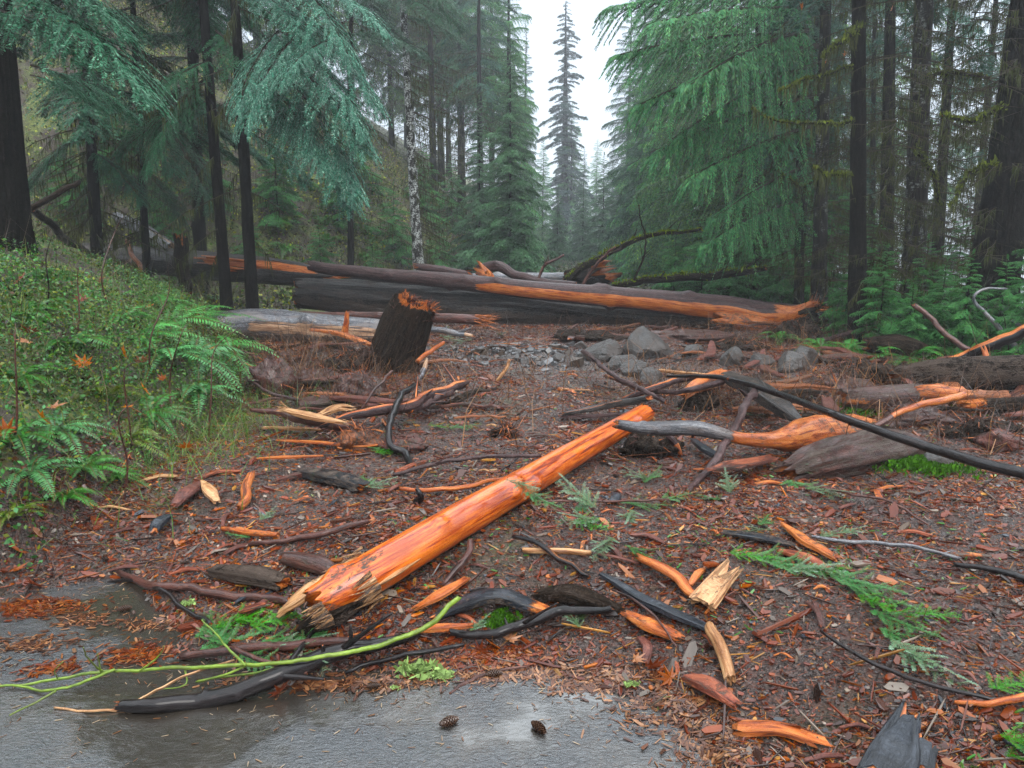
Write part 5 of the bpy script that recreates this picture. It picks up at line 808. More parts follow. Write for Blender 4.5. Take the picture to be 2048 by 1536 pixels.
for ti, path in MA:
    e_ = RTo[ti]; P, R = pts(path); org = np.array(e_.location); g = G(); C, r = tube(g, P-org, R*.6, 40, 8, .2, (.2, .5), peel=-.4, wob=.12, knots=0); br = link('branch', g.mesh('branch', ['trunk_dark'], True), e_)
    n_ = 700; k = rng.integers(0, len(C), n_); b0 = C[k]+rng.normal(size=(n_, 3))*r[k][:, None]*.8+np.array([0, 0, .5])*r[k][:, None]; u = rng.normal(size=(n_, 3))*.014; v = rng.normal(size=(n_, 3))*.010; v[:, 2] -= .02
    g = G(); g.quads(np.stack([b0-u*.5, b0+v, b0+u*.5, b0-v], 1), 0, Col=np.array([.07, .085, .018])*rng.uniform(.4, 1.5, (n_, 1))); D = drapes(C, 110, .3, .008); g.quads(D, 0, Col=np.array([.05, .055, .02])*rng.uniform(.4, 1.4, (len(D), 1))); ms_ = link('moss', g.mesh('moss', ['moss']), br); ms_['kind'] = 'stuff'

for i, (px, Y, h) in enumerate([(560, 22, 2.6), (640, 20, 2.0), (690, 24, 2.8), (745, 22, 1.8), (790, 25, 2.6), (880, 27, 2.4), (935, 29, 2.2), (600, 26, 3.0), (500, 19, 1.8), (420, 21, 2.6), (330, 19, 2.2), (240, 20, 2.8), (720, 28, 3.2), (850, 31, 3.0), (150, 18, 2.2), (905, 33, 3.2)]):
    x = at(px, 500, Y)[0]; tree('hillside_sapling', ['young hemlock on the mossy hillside', 'small shaded hemlock on the left hillside slope'][i % 2], 'sap', x, Y, h, .02, group='young hemlocks on the left hillside', zoff=-.1)
# ------------------------------------------------------------------ ferns, shrubs, leaves
def rel_label(x, y, what):
    best = min(LAND, key=lambda q: (q[0]-x)**2+(q[1]-y)**2); dx, dy = x-best[0], y-best[1]
    r = ('right of' if dx > 0 else 'left of') if abs(dx) > abs(dy)*.8 else ('behind' if dy > 0 else 'in front of')
    d = math.hypot(dx, dy); near = 'close ' if d < .35 else '' if d < 1. else 'well '
    return f"{what} {near}{r} the {best[2]}"
def fern_mesh(L, nf, seed, col=(.05, .13, .035)):
    r_ = np.random.default_rng(seed); quads, cols = [], []
    for i in range(nf):
        az = i/nf*6.28+r_.normal()*.25; l = L*r_.uniform(.7, 1.1); ns = 26; s = np.linspace(.05, 1, ns); el = r_.uniform(.5, 1.1)
        x = l*s*math.cos(el)+.18*l*s**2; z = l*(math.sin(el)*s-.75*s**2); cx, sx = math.cos(az), math.sin(az); C = np.stack([x*cx, x*sx, z], -1); C[:, :2] += np.array([-sx, cx])*(r_.normal()*.12*l*s**2)[:, None]
        T = np.gradient(C, axis=0); T /= np.linalg.norm(T, axis=1)[:, None]; Sd = np.cross(T, [0, 0, 1.]); Sd /= np.linalg.norm(Sd, axis=1)[:, None]
        pl = l*.17*np.sin(np.clip(s*1.05, 0, 1)*math.pi)**.6*(1.05-s*.6)+.005; w_ = l/ns*.40; t = r_.uniform(.7, 1.35)
        for sg in (1, -1):
            d = Sd*sg*.94+T*.3+np.array([0, 0, -.22])+r_.normal(size=(ns, 3))*.07; tip = C+d*pl[:, None]; m = C+d*pl[:, None]*.45
            quads.append(np.stack([C-T*w_*.4, m-T*w_, tip, m+T*w_], 1)); cols.append(np.array([col])*t*r_.uniform(.8, 1.25, (ns, 1)))
        u = Sd*.004; quads.append(np.stack([C[:-1]-u[:-1], C[:-1]+u[:-1], C[1:]+u[1:], C[1:]-u[1:]], 1)); cols.append(np.tile([[.08, .06, .02]], (ns-1, 1)))
    g = G(); g.quads(np.concatenate(quads), 0, Col=np.concatenate(cols)); return g.mesh('fern', ['leaf'])
FM = [fern_mesh(.75, 15, 1, (.045, .13, .03)), fern_mesh(.75, 18, 2, (.05, .145, .04)), fern_mesh(.75, 12, 3, (.09, .125, .03))]
FB = [fern_mesh(.75, 14, 5, (.09, .22, .09)), fern_mesh(.75, 11, 6, (.07, .19, .06))]
def fern(px, py, s, ms=FM, label=None, z=0.0, Y=None):
    p = hit(px, py) if Y is None else at(px, py, Y); o = bpy.data.objects.new('fern', ms[int(rng.integers(len(ms)))]); COL.objects.link(o)
    o.location = (p[0], p[1], p[2]+z); o.scale = (s,)*3; o.rotation_euler = (rng.normal()*.15, rng.normal()*.15, rng.uniform(0, 6.28)); tag(o, label, 'fern', 'ferns on the left bank'); return o
for i, (px, py, s) in enumerate([(300, 610, .8), (370, 600, .9), (335, 650, .95), (400, 650, .9), (430, 700, 1.0), (385, 720, .9), (455, 735, .8), (330, 720, .8), (290, 680, .7), (430, 600, .7), (480, 700, .5), (390, 790, .7), (350, 560, .7), (250, 640, .6)]):
    fern(px, py, s, FB, ['bright blue-green fern frond tuft on the bank below the grey wet log', 'bright fern at the top of the left bank', 'arching bright fern beside the hollow log end'][i % 3])
for i in range(60):
    px = rng.uniform(520, 1060); py = rng.uniform(300+max(0, (px-700))*.55, 535); fern(px, py, rng.uniform(.9, 1.5), FM, 'sword fern growing on the mossy hillside behind the log jam')
for i, (px, py, s) in enumerate([(60, 640, .6), (150, 700, .6), (40, 760, .5), (110, 860, .45), (210, 800, .5), (60, 950, .45), (170, 940, .4), (260, 880, .5), (20, 1040, .4), (300, 830, .5), (130, 1000, .35), (230, 960, .35), (90, 560, .5), (590, 600, .6), (560, 590, .5), (640, 590, .5), (700, 580, .5), (30, 880, .5)]):
    fern(px, py, s, FM+FB[:1], rel_label(*hit(px, py)[:2], 'small green fern on the left bank,') if i < 13 else 'fern between the slim trunks and the great dark log')
for (px, Y, s) in [(1700, 9.2, .8), (1760, 8.9, .9), (1640, 9.7, .6), (1820, 8.5, .9), (1900, 8.4, .8), (1560, 11, .7), (1980, 8.3, .9)]:
    x = at(px, 700, Y)[0]; o = bpy.data.objects.new('fern', FM[1]); COL.objects.link(o); o.location = (x, Y, zt(x, Y)+.05); o.scale = (s,)*3; o.rotation_euler = (0, 0, rng.uniform(0, 6)); tag(o, 'dark green fern at the foot of the right roadside trees', 'fern', 'ferns at the right verge')
def scatter_leaves(name, n, fx, fy, size, cols, hgt, mat='leaf', asp=.6, test=None, upr=.5, kind='stuff', normal_up=.4):
    x = rng.uniform(*fx, n); y = rng.uniform(*fy, n)**1.0
    if test is not None: k = test(x, y); x, y = x[k], y[k]
    n = len(x); z = H(x, y, False)+rng.uniform(0, 1, n)**2*hgt; C = np.stack([x, y, z], -1)
    s = size*rng.uniform(.4, 1.3, n)[:, None]; nm = rng.normal(size=(n, 3)); nm[:, 2] = np.abs(nm[:, 2])+normal_up; nm /= np.linalg.norm(nm, axis=1)[:, None]
    u = np.cross(nm, rng.normal(size=(n, 3))); u /= np.linalg.norm(u, axis=1)[:, None]; v = np.cross(nm, u)
    L = np.stack([C-u*s, C+v*s*asp, C+u*s, C-v*s*asp], 1); c = np.array(cols)[rng.integers(len(cols), size=n)]*rng.uniform(.45, 1.3, (n, 1))
    patch = .4+.9*np.clip(fbm(x*1.4, y*1.4, 0, 77, 3)+.5, 0, 1)[:, None]; g = G(); g.quads(L, 0, Col=c*patch); o = link(name, g.mesh(name, [mat])); tag(o, kind=kind); return o
GREENS = [(.06, .17, .04), (.08, .22, .06), (.05, .14, .045), (.14, .24, .05), (.11, .28, .11), (.035, .09, .025), (.17, .19, .04)]
BANK = lambda x, y: (XL(y)-x+.35*fbm(x*3, y*3, 0, 8, 3) > .02) & (y < 13) & (rng.uniform(size=x.shape) < np.clip(.45*(y < 7)+.25+3.5*(fbm(x*1.2, y*1.2, 0, 61, 3)+.05), .1, 1))
tag(scatter_leaves('undergrowth', 34000, (-3.9, -2.2), (4.2, 8.4), .014, [(.09, .19, .05), (.06, .14, .04), (.13, .2, .06)], .30, test=lambda x, y: (XL(y)-x > -.12) & (fbm(x*2, y*2, 0, 66, 3) > -.1), asp=.3), 'feathery green plants at the foot of the left bank')
tag(scatter_leaves('undergrowth', 100000, (-6.5, -2.1), (1.6, 12), .016, GREENS, .17, test=BANK, asp=.65), 'low leafy green undergrowth covering the left bank')
tag(scatter_leaves('undergrowth', 60000, (-6.5, -2.1), (1.6, 12), .011, [(.17, .19, .03), (.24, .24, .04), (.10, .13, .025)], .06, 'moss', test=lambda x, y: (XL(y)-x > .25) & (fbm(x*2.2, y*2.2, 0, 33, 3) > -.04)), 'yellow-green moss cushions on the left bank')
tag(scatter_leaves('undergrowth', 15000, (-6.8, -2.3), (2, 16), .024, [(.06, .03, .016), (.04, .02, .012), (.10, .05, .025), (.02, .014, .010)], .05, 'chips', test=lambda x, y: XL(y)-x > .1), 'brown fallen leaf litter on the left bank')
HS = lambda x, y: (XL(y)-x > -.3)
tag(scatter_leaves('undergrowth', 130000, (-22, 2), (13, 38), .05, [(.09, .16, .03), (.26, .30, .04), (.36, .36, .06), (.04, .028, .016), (.09, .06, .03), (.03, .07, .018), (.11, .20, .05), (.02, .025, .01)], .35, 'leaf', test=HS), 'mossy brown and green brush covering the left hillside')
tag(scatter_leaves('undergrowth', 36000, (4.8, 22), (8, 45), .05, [(.035, .09, .03), (.05, .12, .04), (.025, .06, .025), (.07, .05, .03)], .7, 'leaf', test=lambda x, y: x-XR(y) > .5), 'dark green undergrowth on the slope right of the road')
tag(scatter_leaves('undergrowth', 30000, (-6, 12), (16.5, 60), .055, [(.035, .07, .03), (.07, .05, .03), (.05, .10, .04), (.09, .10, .03)], .5, 'leaf', test=lambda x, y: (y > 18)), 'hazy green growth covering the road beyond the log jam')
# brushy twigs: bare brush on the bank and hillside (thin stems)
def brush(name, n, pf, L, col, w_, label, lean=.5):
    P = pf(n); n = len(P); d = rng.normal(size=(n, 3))*lean; d[:, 2] = np.abs(d[:, 2])+.6; d /= np.linalg.norm(d, axis=1)[:, None]; l = L*rng.uniform(.3, 1.2, (n, 1)); a = P; m = a+d*l*.5; d2 = d+rng.normal(size=(n, 3))*.4; d2[:, 2] -= .35; e_ = m+d2*l*.5
    an = rng.uniform(0, math.pi, n); u = np.stack([np.cos(an), np.sin(an), 0*an], -1)*w_; L_ = np.concatenate([np.stack([a-u, a+u, m+u*.7, m-u*.7], 1), np.stack([m-u*.7, m+u*.7, e_+u*.2, e_-u*.2], 1)])
    c = np.array(col)[rng.integers(len(col), size=n)]*rng.uniform(.6, 1.4, (n, 1)); g = G(); g.quads(L_, 0, Col=np.concatenate([c, c])); tag(link(name, g.mesh(name, ['leaf'])), label, kind='stuff')
def pf1(n):
    x = rng.uniform(-22, 2, n); y = rng.uniform(13, 36, n); k = XL(y)-x > 0; x, y = x[k], y[k]; return np.stack([x, y, H(x, y, False)], -1)
brush('brush', 20000, pf1, 1.1, [(.06, .05, .035), (.10, .10, .04), (.13, .10, .07), (.04, .03, .02)], .009, 'bare brown and mossy brush stems on the left hillside', .8)
def pf2(n):
    c = hit(400, 870); x = c[0]+rng.normal(size=n)*.38; y = c[1]+rng.normal(size=n)*.75; return np.stack([x, y, H(x, y, False)], -1)
brush('brush', 2200, pf2, .24, [(.10, .15, .035), (.07, .13, .035), (.13, .11, .05), (.08, .17, .05)], .0022, 'fine wiry yellow-green brush at the foot of the left bank', 1.0)
def pf3(n):
    x = rng.uniform(-5.5, -2.2, n); y = rng.uniform(2.2, 11, n); k = XL(y)-x > 0; x, y = x[k], y[k]; return np.stack([x, y, H(x, y, False)], -1)
brush('brush', 2200, pf3, .4, [(.05, .035, .025), (.09, .07, .04), (.12, .14, .04)], .003, 'thin bare stems among the undergrowth on the left bank', .5)
def pf4(n):
    x = rng.uniform(4.6, 12, n); y = rng.uniform(8, 26, n); k = x-XR(y) > -.2; x, y = x[k], y[k]; return np.stack([x, y, H(x, y, False)], -1)
brush('brush', 5200, pf4, 1.0, [(.05, .045, .03), (.08, .085, .04), (.035, .03, .022), (.05, .09, .035)], .006, 'tangled bare twigs under the trees right of the road', .9)
def pf5(n):
    r = []
    for (px, py, k, sx, sy) in [(640, 740, 900, .8, .6), (560, 740, 400, .4, .4), (1850, 830, 700, .9, .8), (900, 800, 300, 1.2, .6), (1300, 760, 260, 1, .5), (1200, 672, 500, 1.8, .3), (1620, 700, 400, .5, .5), (1760, 790, 400, .7, .5), (1400, 790, 300, .5, .4), (740, 790, 200, .5, .3), (1500, 680, 200, .6, .4), (1950, 760, 200, .6, .4)]:
        c = hit(px, py); x = c[0]+rng.normal(size=k)*sx; y = c[1]+rng.normal(size=k)*sy; r.append(np.stack([x, y, H(x, y, False)], -1))
    return np.concatenate(r)
brush('brush', 1, pf5, .45, [(.10, .05, .03), (.06, .03, .02), (.2, .11, .06), (.05, .04, .035)], .0035, 'tangle of roots and thin twigs caught in the debris', 1.0)
# upright stems on the left bank
for i, (px, py, h) in enumerate([(85, 640, .55), (215, 610, .8), (262, 900, .6), (245, 1000, .6), (345, 850, .8), (415, 880, .9), (480, 760, .3), (150, 680, .5), (300, 760, .8), (20, 900, .7)]):
    p = hit(px, py); g = G(); q = rng.normal(size=(3, 3))*.06*h; tube(g, np.array([p-[0, 0, .05], p+[.05*h, 0, h*.4]+q[0], p+[.12*h, 0, h*.8]+q[1], p+[.25*h, 0, h]+q[2]]), np.array([.008, .006, .004, .0015]), 24, 5, .1, (0, 0), peel=-.3)
    o = link('leafless_sapling', g.mesh('leafless_sapling', ['bark_rough' if i < 1 else 'bark_red'], True)); tag(o, rel_label(p[0], p[1], ['thin leafless stem', 'slender bare sapling stem', 'dark leaning stem', 'wispy bare stem', 'upright brown stem'][i % 5]+f' about {int(h*100)} cm tall'), 'stem', 'bare stems on the left bank'); centre(o)
# maple leaves
def leaf_mesh(c, seed):
    r_ = np.random.default_rng(seed); a = np.linspace(0, 2*math.pi, 21)[:-1]; lob = [1, .45, .9, .4, .8, .35, .55, .3, .25, .12, .1, .12, .25, .3, .55, .35, .8, .4, .9, .45]
    rr = np.array(lob)*r_.uniform(.9, 1.1, 20); V = np.stack([np.sin(a)*rr, np.cos(a)*rr, .35*(rr**2)*r_.uniform(.2, 1, 20)-.1], -1); V = np.vstack([V, [[0, 0, 0]]])
    T = [(i, (i+1) % 20, 20) for i in range(20)]; g = G(); g.add(V, None, T, Col=np.array([c])*r_.uniform(.75, 1.2, (21, 1))); st = np.array([[0, -.1, 0], [.02, -.1, 0], [.1, -1.1, .15], [.08, -1.1, .15]]); g.add(st, [(0, 1, 2, 3)], Col=np.tile([[.25, .12, .04]], (4, 1))); return g.mesh('maple_leaf', ['leaf'])
LFM = [leaf_mesh(c, i) for i, c in enumerate([(.34, .11, .03), (.42, .17, .06), (.22, .07, .03), (.30, .15, .09), (.16, .05, .03), (.5, .3, .1)])]
LV = [(172, 765, .10, 0), (255, 745, .09, 1), (285, 755, .09, 3), (300, 820, .09, 1), (425, 725, .07, 1), (330, 790, .06, 2), (20, 910, .09, 2), (95, 880, .09, 1), (110, 855, .09, 3), (40, 1110, .08, 2), (375, 930, .08, 0), (60, 720, .08, 3), (70, 700, .09, 4), (40, 595, .10, 4), (170, 630, .09, 4), (200, 590, .08, 3), (150, 600, .07, 4), (260, 850, .06, 1), (300, 640, .07, 0), (75, 1180, .07, 4), (30, 1150, .07, 2), (1020, 1290, .06, 3), (985, 1300, .06, 2), (965, 1315, .06, 4), (1300, 1345, .07, 4), (1340, 1370, .06, 2), (560, 1395, .06, 4), (1270, 1330, .05, 3)]
for i, (px, py, s, k) in enumerate(LV):
    p = hit(px, py); o = bpy.data.objects.new('maple_leaf', LFM[k]); COL.objects.link(o); o.location = (p[0], p[1], p[2]+.03+(.10 if px < 450 and py < 950 else 0)); o.scale = (s,)*3
    o.rotation_euler = (rng.normal()*.5+(.5 if px < 450 else 0), rng.normal()*.4, rng.uniform(0, 6.28)); tag(o, rel_label(p[0], p[1], ['orange', 'tan orange', 'rust red', 'dull tan', 'dark wine-red', 'yellow'][k]+' fallen maple leaf'), 'leaf', 'fallen maple leaves')
for px, py, Y in [(1605, 15, 11), (1648, 130, 11.5), (1783, 18, 10.6), (1690, 108, 10.4)]:
    o = bpy.data.objects.new('maple_leaf', LFM[0]); COL.objects.link(o); o.location = at(px, py, Y); o.scale = (.09,)*3; o.rotation_euler = (1.2, .4, rng.uniform(0, 6)); tag(o, 'orange maple leaf caught high in the dark right branches', 'leaf', 'leaves caught in branches')
# ------------------------------------------------------------------ fir sprigs lying on the debris
def sprig_mesh(L, seed, col=(.05, .15, .05), tip=(.09, .19, .08), nd=.012):
    r_ = np.random.default_rng(seed); Q, C = [], []
    def twig(p, d, l):
        n = int(l/.0035); s = np.linspace(0, 1, n); P = p+d*l*s[:, None]; P[:, 2] += r_.normal()*.02*s; sd = np.cross(d, [0, 0, 1.]); sd /= np.linalg.norm(sd)+1e-9
        for sg in (1, -1):
            t = sd*sg*.85+d*.5+np.array([0, 0, .12])+r_.normal(size=(n, 3))*.14; e_ = P+t*nd*r_.uniform(.7, 1.2, (n, 1))*(1.05-.5*s)[:, None]; w_ = d*.0011
            Q.append(np.stack([P-w_, P+w_, e_+w_, e_-w_], 1)); k = (s**2)[:, None]*.8; C.append((np.array([col])*(1-k)+np.array([tip])*k)*r_.uniform(.7, 1.3, (n, 1)))
        u = sd*.0012; Q.append(np.stack([P[:-1]-u, P[:-1]+u, P[1:]+u, P[1:]-u], 1)); C.append(np.tile([[.09, .05, .025]], (n-1, 1)))
    d0 = np.array([1., 0, 0]); twig(np.zeros(3), d0, L); k = int(L/.022)
    for i in range(k):
        for sg in (1, -1):
            s = (i+.5)/k; a = math.radians(48+r_.normal()*8)*sg; twig(d0*L*s, np.array([math.cos(a), math.sin(a), r_.normal()*.1]), max(.015, L*.42*(1-s)**.7*r_.uniform(.6, 1.1)))
    g = G(); g.quads(np.concatenate(Q), 0, Col=np.concatenate(C)); return g.mesh('fir_sprig', ['leaf'])
SM = [sprig_mesh(.26, 1), sprig_mesh(.20, 2, (.06, .16, .06)), sprig_mesh(.24, 3, (.07, .13, .06), (.2, .3, .22)), sprig_mesh(.22, 4, (.05, .19, .03), (.1, .28, .06))]
SPG = [(1030, 965, 1.0, 2, 5.2), (1050, 985, .9, 0, 5.6), (1010, 960, .8, 2, 5.8), (720, 975, .9, 2, .3), (740, 972, .8, 0, 2), (855, 850, 1.0, 3, .2), (900, 856, 1.0, 0, .4), (830, 845, .8, 2, 3), (750, 905, 1.1, 3, .3), (770, 900, .8, 0, 2.6), (1150, 1020, 1.2, 0, .5), (1190, 1015, 1.2, 2, 2.3), (1240, 1005, 1.2, 0, .1), (1200, 1040, 1.1, 2, 3.6), (1150, 1040, 1, 3, 5.6), (1265, 1020, 1, 2, 4.4), (1250, 1090, 1.1, 0, 5.4), (1225, 1075, 1, 2, 4.2), (1460, 1105, 1., 3, 5.9), (1500, 1112, 1., 0, 5.9), (1540, 1125, 1., 0, 5.7), (1580, 1138, .9, 2, 5.8), (1620, 1145, .9, 3, .2), (1660, 1150, 1.1, 0, 5.6), (1690, 1165, 1.2, 0, 5.5), (1715, 1190, 1.2, 3, 5.3), (1740, 1220, 1.1, 0, 5.2), (1760, 1255, 1.1, 0, 5.2), (1785, 1280, 1.1, 2, 5.1), (1815, 1300, 1, 2, 5.1), (1830, 1225, .7, 3, 6), (1690, 1140, .9, 0, 4.6),
       (1590, 925, 1.3, 2, 4.6), (1575, 960, 1.3, 0, 4.9), (1610, 975, 1.1, 2, 5.6), (1460, 985, 1, 2, 1.4), (1440, 1000, .9, 0, 2), (1370, 800, 1.1, 2, .5), (1480, 830, 1.2, 2, 5.4), (1530, 815, 1.1, 2, 1), (1560, 830, 1, 2, .3), (1290, 965, 1, 0, 1), (1545, 1060, .8, 2, 3), (1520, 1050, .7, 0, 1), (1300, 960, .9, 2, 2.4), (1320, 1000, .8, 0, .4),
       (390, 1275, 1.0, 0, .9), (400, 1300, 1.1, 0, .4), (430, 1255, 1.1, 3, .5), (470, 1240, 1.1, 3, .6), (500, 1250, 1, 3, .2), (520, 1285, 1., 0, .3), (550, 1290, 1., 2, .2), (590, 1300, .8, 0, 1), (480, 1305, 1., 0, 5.9), (450, 1290, 1., 0, 2.2), (610, 1305, .7, 2, 5.5), (940, 1262, .5, 2, .8), (1165, 1240, .6, 2, 1.6), (1160, 1255, .5, 2, 2.1), (520, 1375, .5, 0, 1.3), (1640, 1075, .7, 2, .4), (1680, 1065, .6, 2, .2), (1980, 1375, .8, 3, .2), (2000, 1470, 1, 3, 5.6), (2030, 1490, 1, 0, 5.5), (2010, 1510, 1, 3, 6), (520, 1040, .6, 2, 1.3), (500, 1075, .5, 0, 3), (345, 1015, .5, 2, 1)]
for i, (px, py, s, k, az) in enumerate(SPG):
    on = 995 < px < 1060 and 950 < py < 1000
    p = hit(px, py, .24 if on else .025); o = bpy.data.objects.new('fir_sprig', SM[k]); COL.objects.link(o); o.location = p; o.scale = (s,)*3; o.rotation_euler = (rng.normal()*.15, rng.normal()*.12, az)
    tag(o, rel_label(p[0], p[1], ['dark green', 'green', 'pale bluish green', 'bright green'][k]+f' fir sprig {int(s*24)} cm long'), 'sprig', 'green fir sprigs on the debris')
# sprays of foliage among the log pile
for px, py, Y, s in [(620, 560, 13.5, 2.4), (900, 655, 10.9, 2.2), (880, 672, 10.6, 2.2), (945, 680, 10.4, 1.8), (640, 575, 13.4, 2.2), (720, 608, 13.2, 1.8), (660, 600, 13.0, 2.2), (600, 600, 12.8, 2.2), (1000, 668, 10.6, 1.4)]:
    p = hit(px, py, .1); o = bpy.data.objects.new('fir_sprig', SM[2 if px > 860 else 0]); COL.objects.link(o); o.location = p; o.scale = (s,)*3; o.rotation_euler = (0, .2, rng.uniform(0, 6)); tag(o, rel_label(p[0], p[1], 'large broken fir sprig'), 'sprig', 'broken fir sprigs in the log jam')
# ------------------------------------------------------------------ cones
def cone_mesh():
    g = G(); n = 13; Qs, Cs = [], []
    for i in range(n):
        t = i/(n-1); r = .016*math.sin(math.pi*(.12+.80*t))**.8; z = (t-.5)*.068
        for j in range(8):
            a = (j+.5*(i % 2))/8*6.283; d = np.array([0, math.cos(a), math.sin(a)]); sd = np.array([0, -math.sin(a), math.cos(a)]); p = np.array([z, 0, 0])+d*r*.45
            Qs.append([p-sd*.004, p+sd*.004, p+d*r*.75+sd*.0055+[.007, 0, 0], p+d*r*.75-sd*.0055+[.007, 0, 0]]); Cs.append([.025, .013, .009])
            q = p+d*r*.75+[.007, 0, 0]; Qs.append([q-sd*.0055, q+sd*.0055, q+d*.002+[.006, 0, 0], q+d*.001+[.006, 0, 0]]); Cs.append([.05, .028, .019])
    g.quads(np.array(Qs), 0, Col=np.array(Cs)*rng.uniform(.7, 1.3, (len(Qs), 1))); g2 = G(); tube(g, np.array([[-.034, 0, 0], [0, 0, 0], [.034, 0, 0]]), np.array([.006, .010, .003]), 8, 8, 0, (0, 0)); 
    g.A['Col'].append((len(Qs)*4, g.n-len(Qs)*4, np.tile([[.03, .017, .011]], (g.n-len(Qs)*4, 1)))); return g.mesh('fir_cone', ['chips'])
CM = cone_mesh()
for px, py, az, s, l in [(895, 1451, .5, 1.0, 'brown fir cone lying on wet asphalt, left one of the front pair'), (1075, 1460, -.9, 1.0, 'brown fir cone lying on wet asphalt, right one of the front pair'), (985, 1354, .2, .95, 'fir cone touching a thin dark stick at the debris edge'), (247, 1223, .4, .9, 'fir cone on the asphalt below the wine-red branch'), (268, 1232, 2, .5, 'small dark cone piece next to the lone left cone'), (745, 1378, .2, .7, 'reddish fir cone by the lichen clump')]:
    p = hit(px, py); o = bpy.data.objects.new('fir_cone', CM); COL.objects.link(o); o.location = (p[0], p[1], max(0, p[2])+.014); o.scale = (s*.86,)*3; o.rotation_euler = (0, 0, az); tag(o, l, 'cone', 'fir cones')
# lichen clumps
for px, py, s, l in [(835, 1342, .075, 'large pale green curly lichen clump at the debris edge'), (885, 1352, .04, 'smaller pale lichen clump right of the large one'), (375, 1208, .03, 'tiny pale lichen tuft below the wine-red branch'), (1263, 1368, .025, 'tiny lichen tuft on the debris edge at the right'), (790, 1375, .015, 'single green lichen flake on the asphalt edge')]:
    p = hit(px, py, .005); n = 150; d = rng.normal(size=(n, 3)); d[:, 2] = np.abs(d[:, 2])*.6; b = d*s*.4*[1.4, .8, .5]; u = rng.normal(size=(n, 3))*s*.13; v = rng.normal(size=(n, 3))*s*.13+[0, 0, s*.1]; g = G(); g.quads(np.stack([b-u, b+v, b+u, b-v], 1), 0, Col=np.array([[.22, .30, .12]])*rng.uniform(.5, 1.3, (n, 1)))
    tag(link('lichen', g.mesh('lichen', ['moss']), loc=p), l, 'lichen')
# moss tufts on the debris
for px, py, a, b_, l in [(1790, 822, .55, .16, 'bright green moss patch under the orange-tipped branch'), (1003, 1242, .07, .04, 'small brown-green moss tuft between the black branches'), (1840, 935, .3, .12, 'green moss on the verge below the black pole')]:
    p = hit(px, py); n = 3500 if a > .1 else 500; x = rng.normal(size=n)*a*.45; y = rng.normal(size=n)*b_*.6; z = H(x+p[0], y+p[1], True)-p[2]+rng.uniform(0, .05, n)*min(1, a*4); c = np.stack([x, y, z], -1); u = rng.normal(size=(n, 3))*.006; v = rng.normal(size=(n, 3))*.004+[0, 0, .012]; g = G(); g.quads(np.stack([c-u, c+v, c+u, c-v], 1), 0, Col=np.array([[.035, .085, .012]])*rng.uniform(.5, 1.5, (n, 1)))
    tag(link('moss_patch', g.mesh('moss_patch', ['moss']), loc=p), l, 'moss')
# ------------------------------------------------------------------ litter: uncountable chips, needles and bark crumbs
PAL = np.array([(.12, .035, .022), (.085, .028, .02), (.16, .05, .028), (.05, .022, .016), (.03, .02, .017), (.24, .10, .05), (.30, .095, .028), (.34, .18, .075), (.20, .062, .024), (.03, .034, .042), (.10, .075, .06), (.2, .16, .13)])
PW = np.array([.21, .15, .13, .12, .09, .06, .028, .018, .04, .03, .09, .045]); PW /= PW.sum()
def chip_arrays(n, x, y, L, asp, th, lift, cols, tilt=.22, z=None):
    z = H(x, y, True) if z is None else z; e = .03; nx_ = -(H(x+e, y)-H(x-e, y))/(2*e); ny_ = -(H(x, y+e)-H(x, y-e))/(2*e)
    nm = np.stack([nx_*.6, ny_*.6, np.ones(n)], -1)+rng.normal(size=(n, 3))*tilt; nm /= np.linalg.norm(nm, axis=1)[:, None]
    a = rng.uniform(0, 2*math.pi, n); u = np.stack([np.cos(a), np.sin(a)*.8, 0*a], -1); u -= nm*(u*nm).sum(1)[:, None]; u /= np.linalg.norm(u, axis=1)[:, None]; v = np.cross(nm, u)
    C = np.stack([x, y, z+lift], -1); L_ = L[:, None]; W = (L*asp)[:, None]; T_ = (L*asp*th)[:, None]
    K = []
    for (fu, fv, fw) in ((-1, -.12, 0), (-.72, -1, 0), (.60, -.9, 0), (1, .15, 0), (.70, .8, 0), (-.55, .9, 0)):
        j = rng.uniform(.6, 1.3, (n, 1)); K.append(C+u*L_*.5*fu*rng.uniform(.75, 1.1, (n, 1))+v*W*.5*fv*j)
    top = [k+nm*T_*rng.uniform(.7, 1.2, (n, 1)) for k in K]; V = np.stack(K+top, 1)     # n,12,3
    b = np.arange(n)[:, None]*12
    Q = [b+np.array([[6, 7, 10, 11]]), b+np.array([[7, 8, 9, 10]])]
    for i in range(6): Q.append(b+np.array([[i, (i+1) % 6, (i+1) % 6+6, i+6]]))
    return V.reshape(-1, 3), np.concatenate(Q), np.repeat(cols, 12, 0)*rng.uniform(.85, 1.15, (n*12, 1))
def samp(n, dens):
    n_ = n
    """sample debris positions with density falling off with distance"""
    y = 1.7+(13.8-1.7)*rng.uniform(0, 1, n*3)**1.35; x = rng.uniform(-1, 1, n*3)*(.75*y+.9)+.05*y; a = sdf(x, y, ASPH); k = (x > XL(y)-.25) & (x < XR(y)+1.2) & (a > -.03+.12*rng.normal(size=n*3)*(rng.uniform(size=n*3) < .3))
    smooth = np.exp(-((x-.9)/1.7)**2-((y-9.2)/1.7)**2); k &= rng.uniform(size=n*3) > smooth*.92*dens; k &= rng.uniform(size=n*3) < np.clip(.5+3.2*fbm(x*1.8, y*1.8, 0, 191, 4), .34, 1); x, y = x[k][:n], y[k][:n]; return x, y
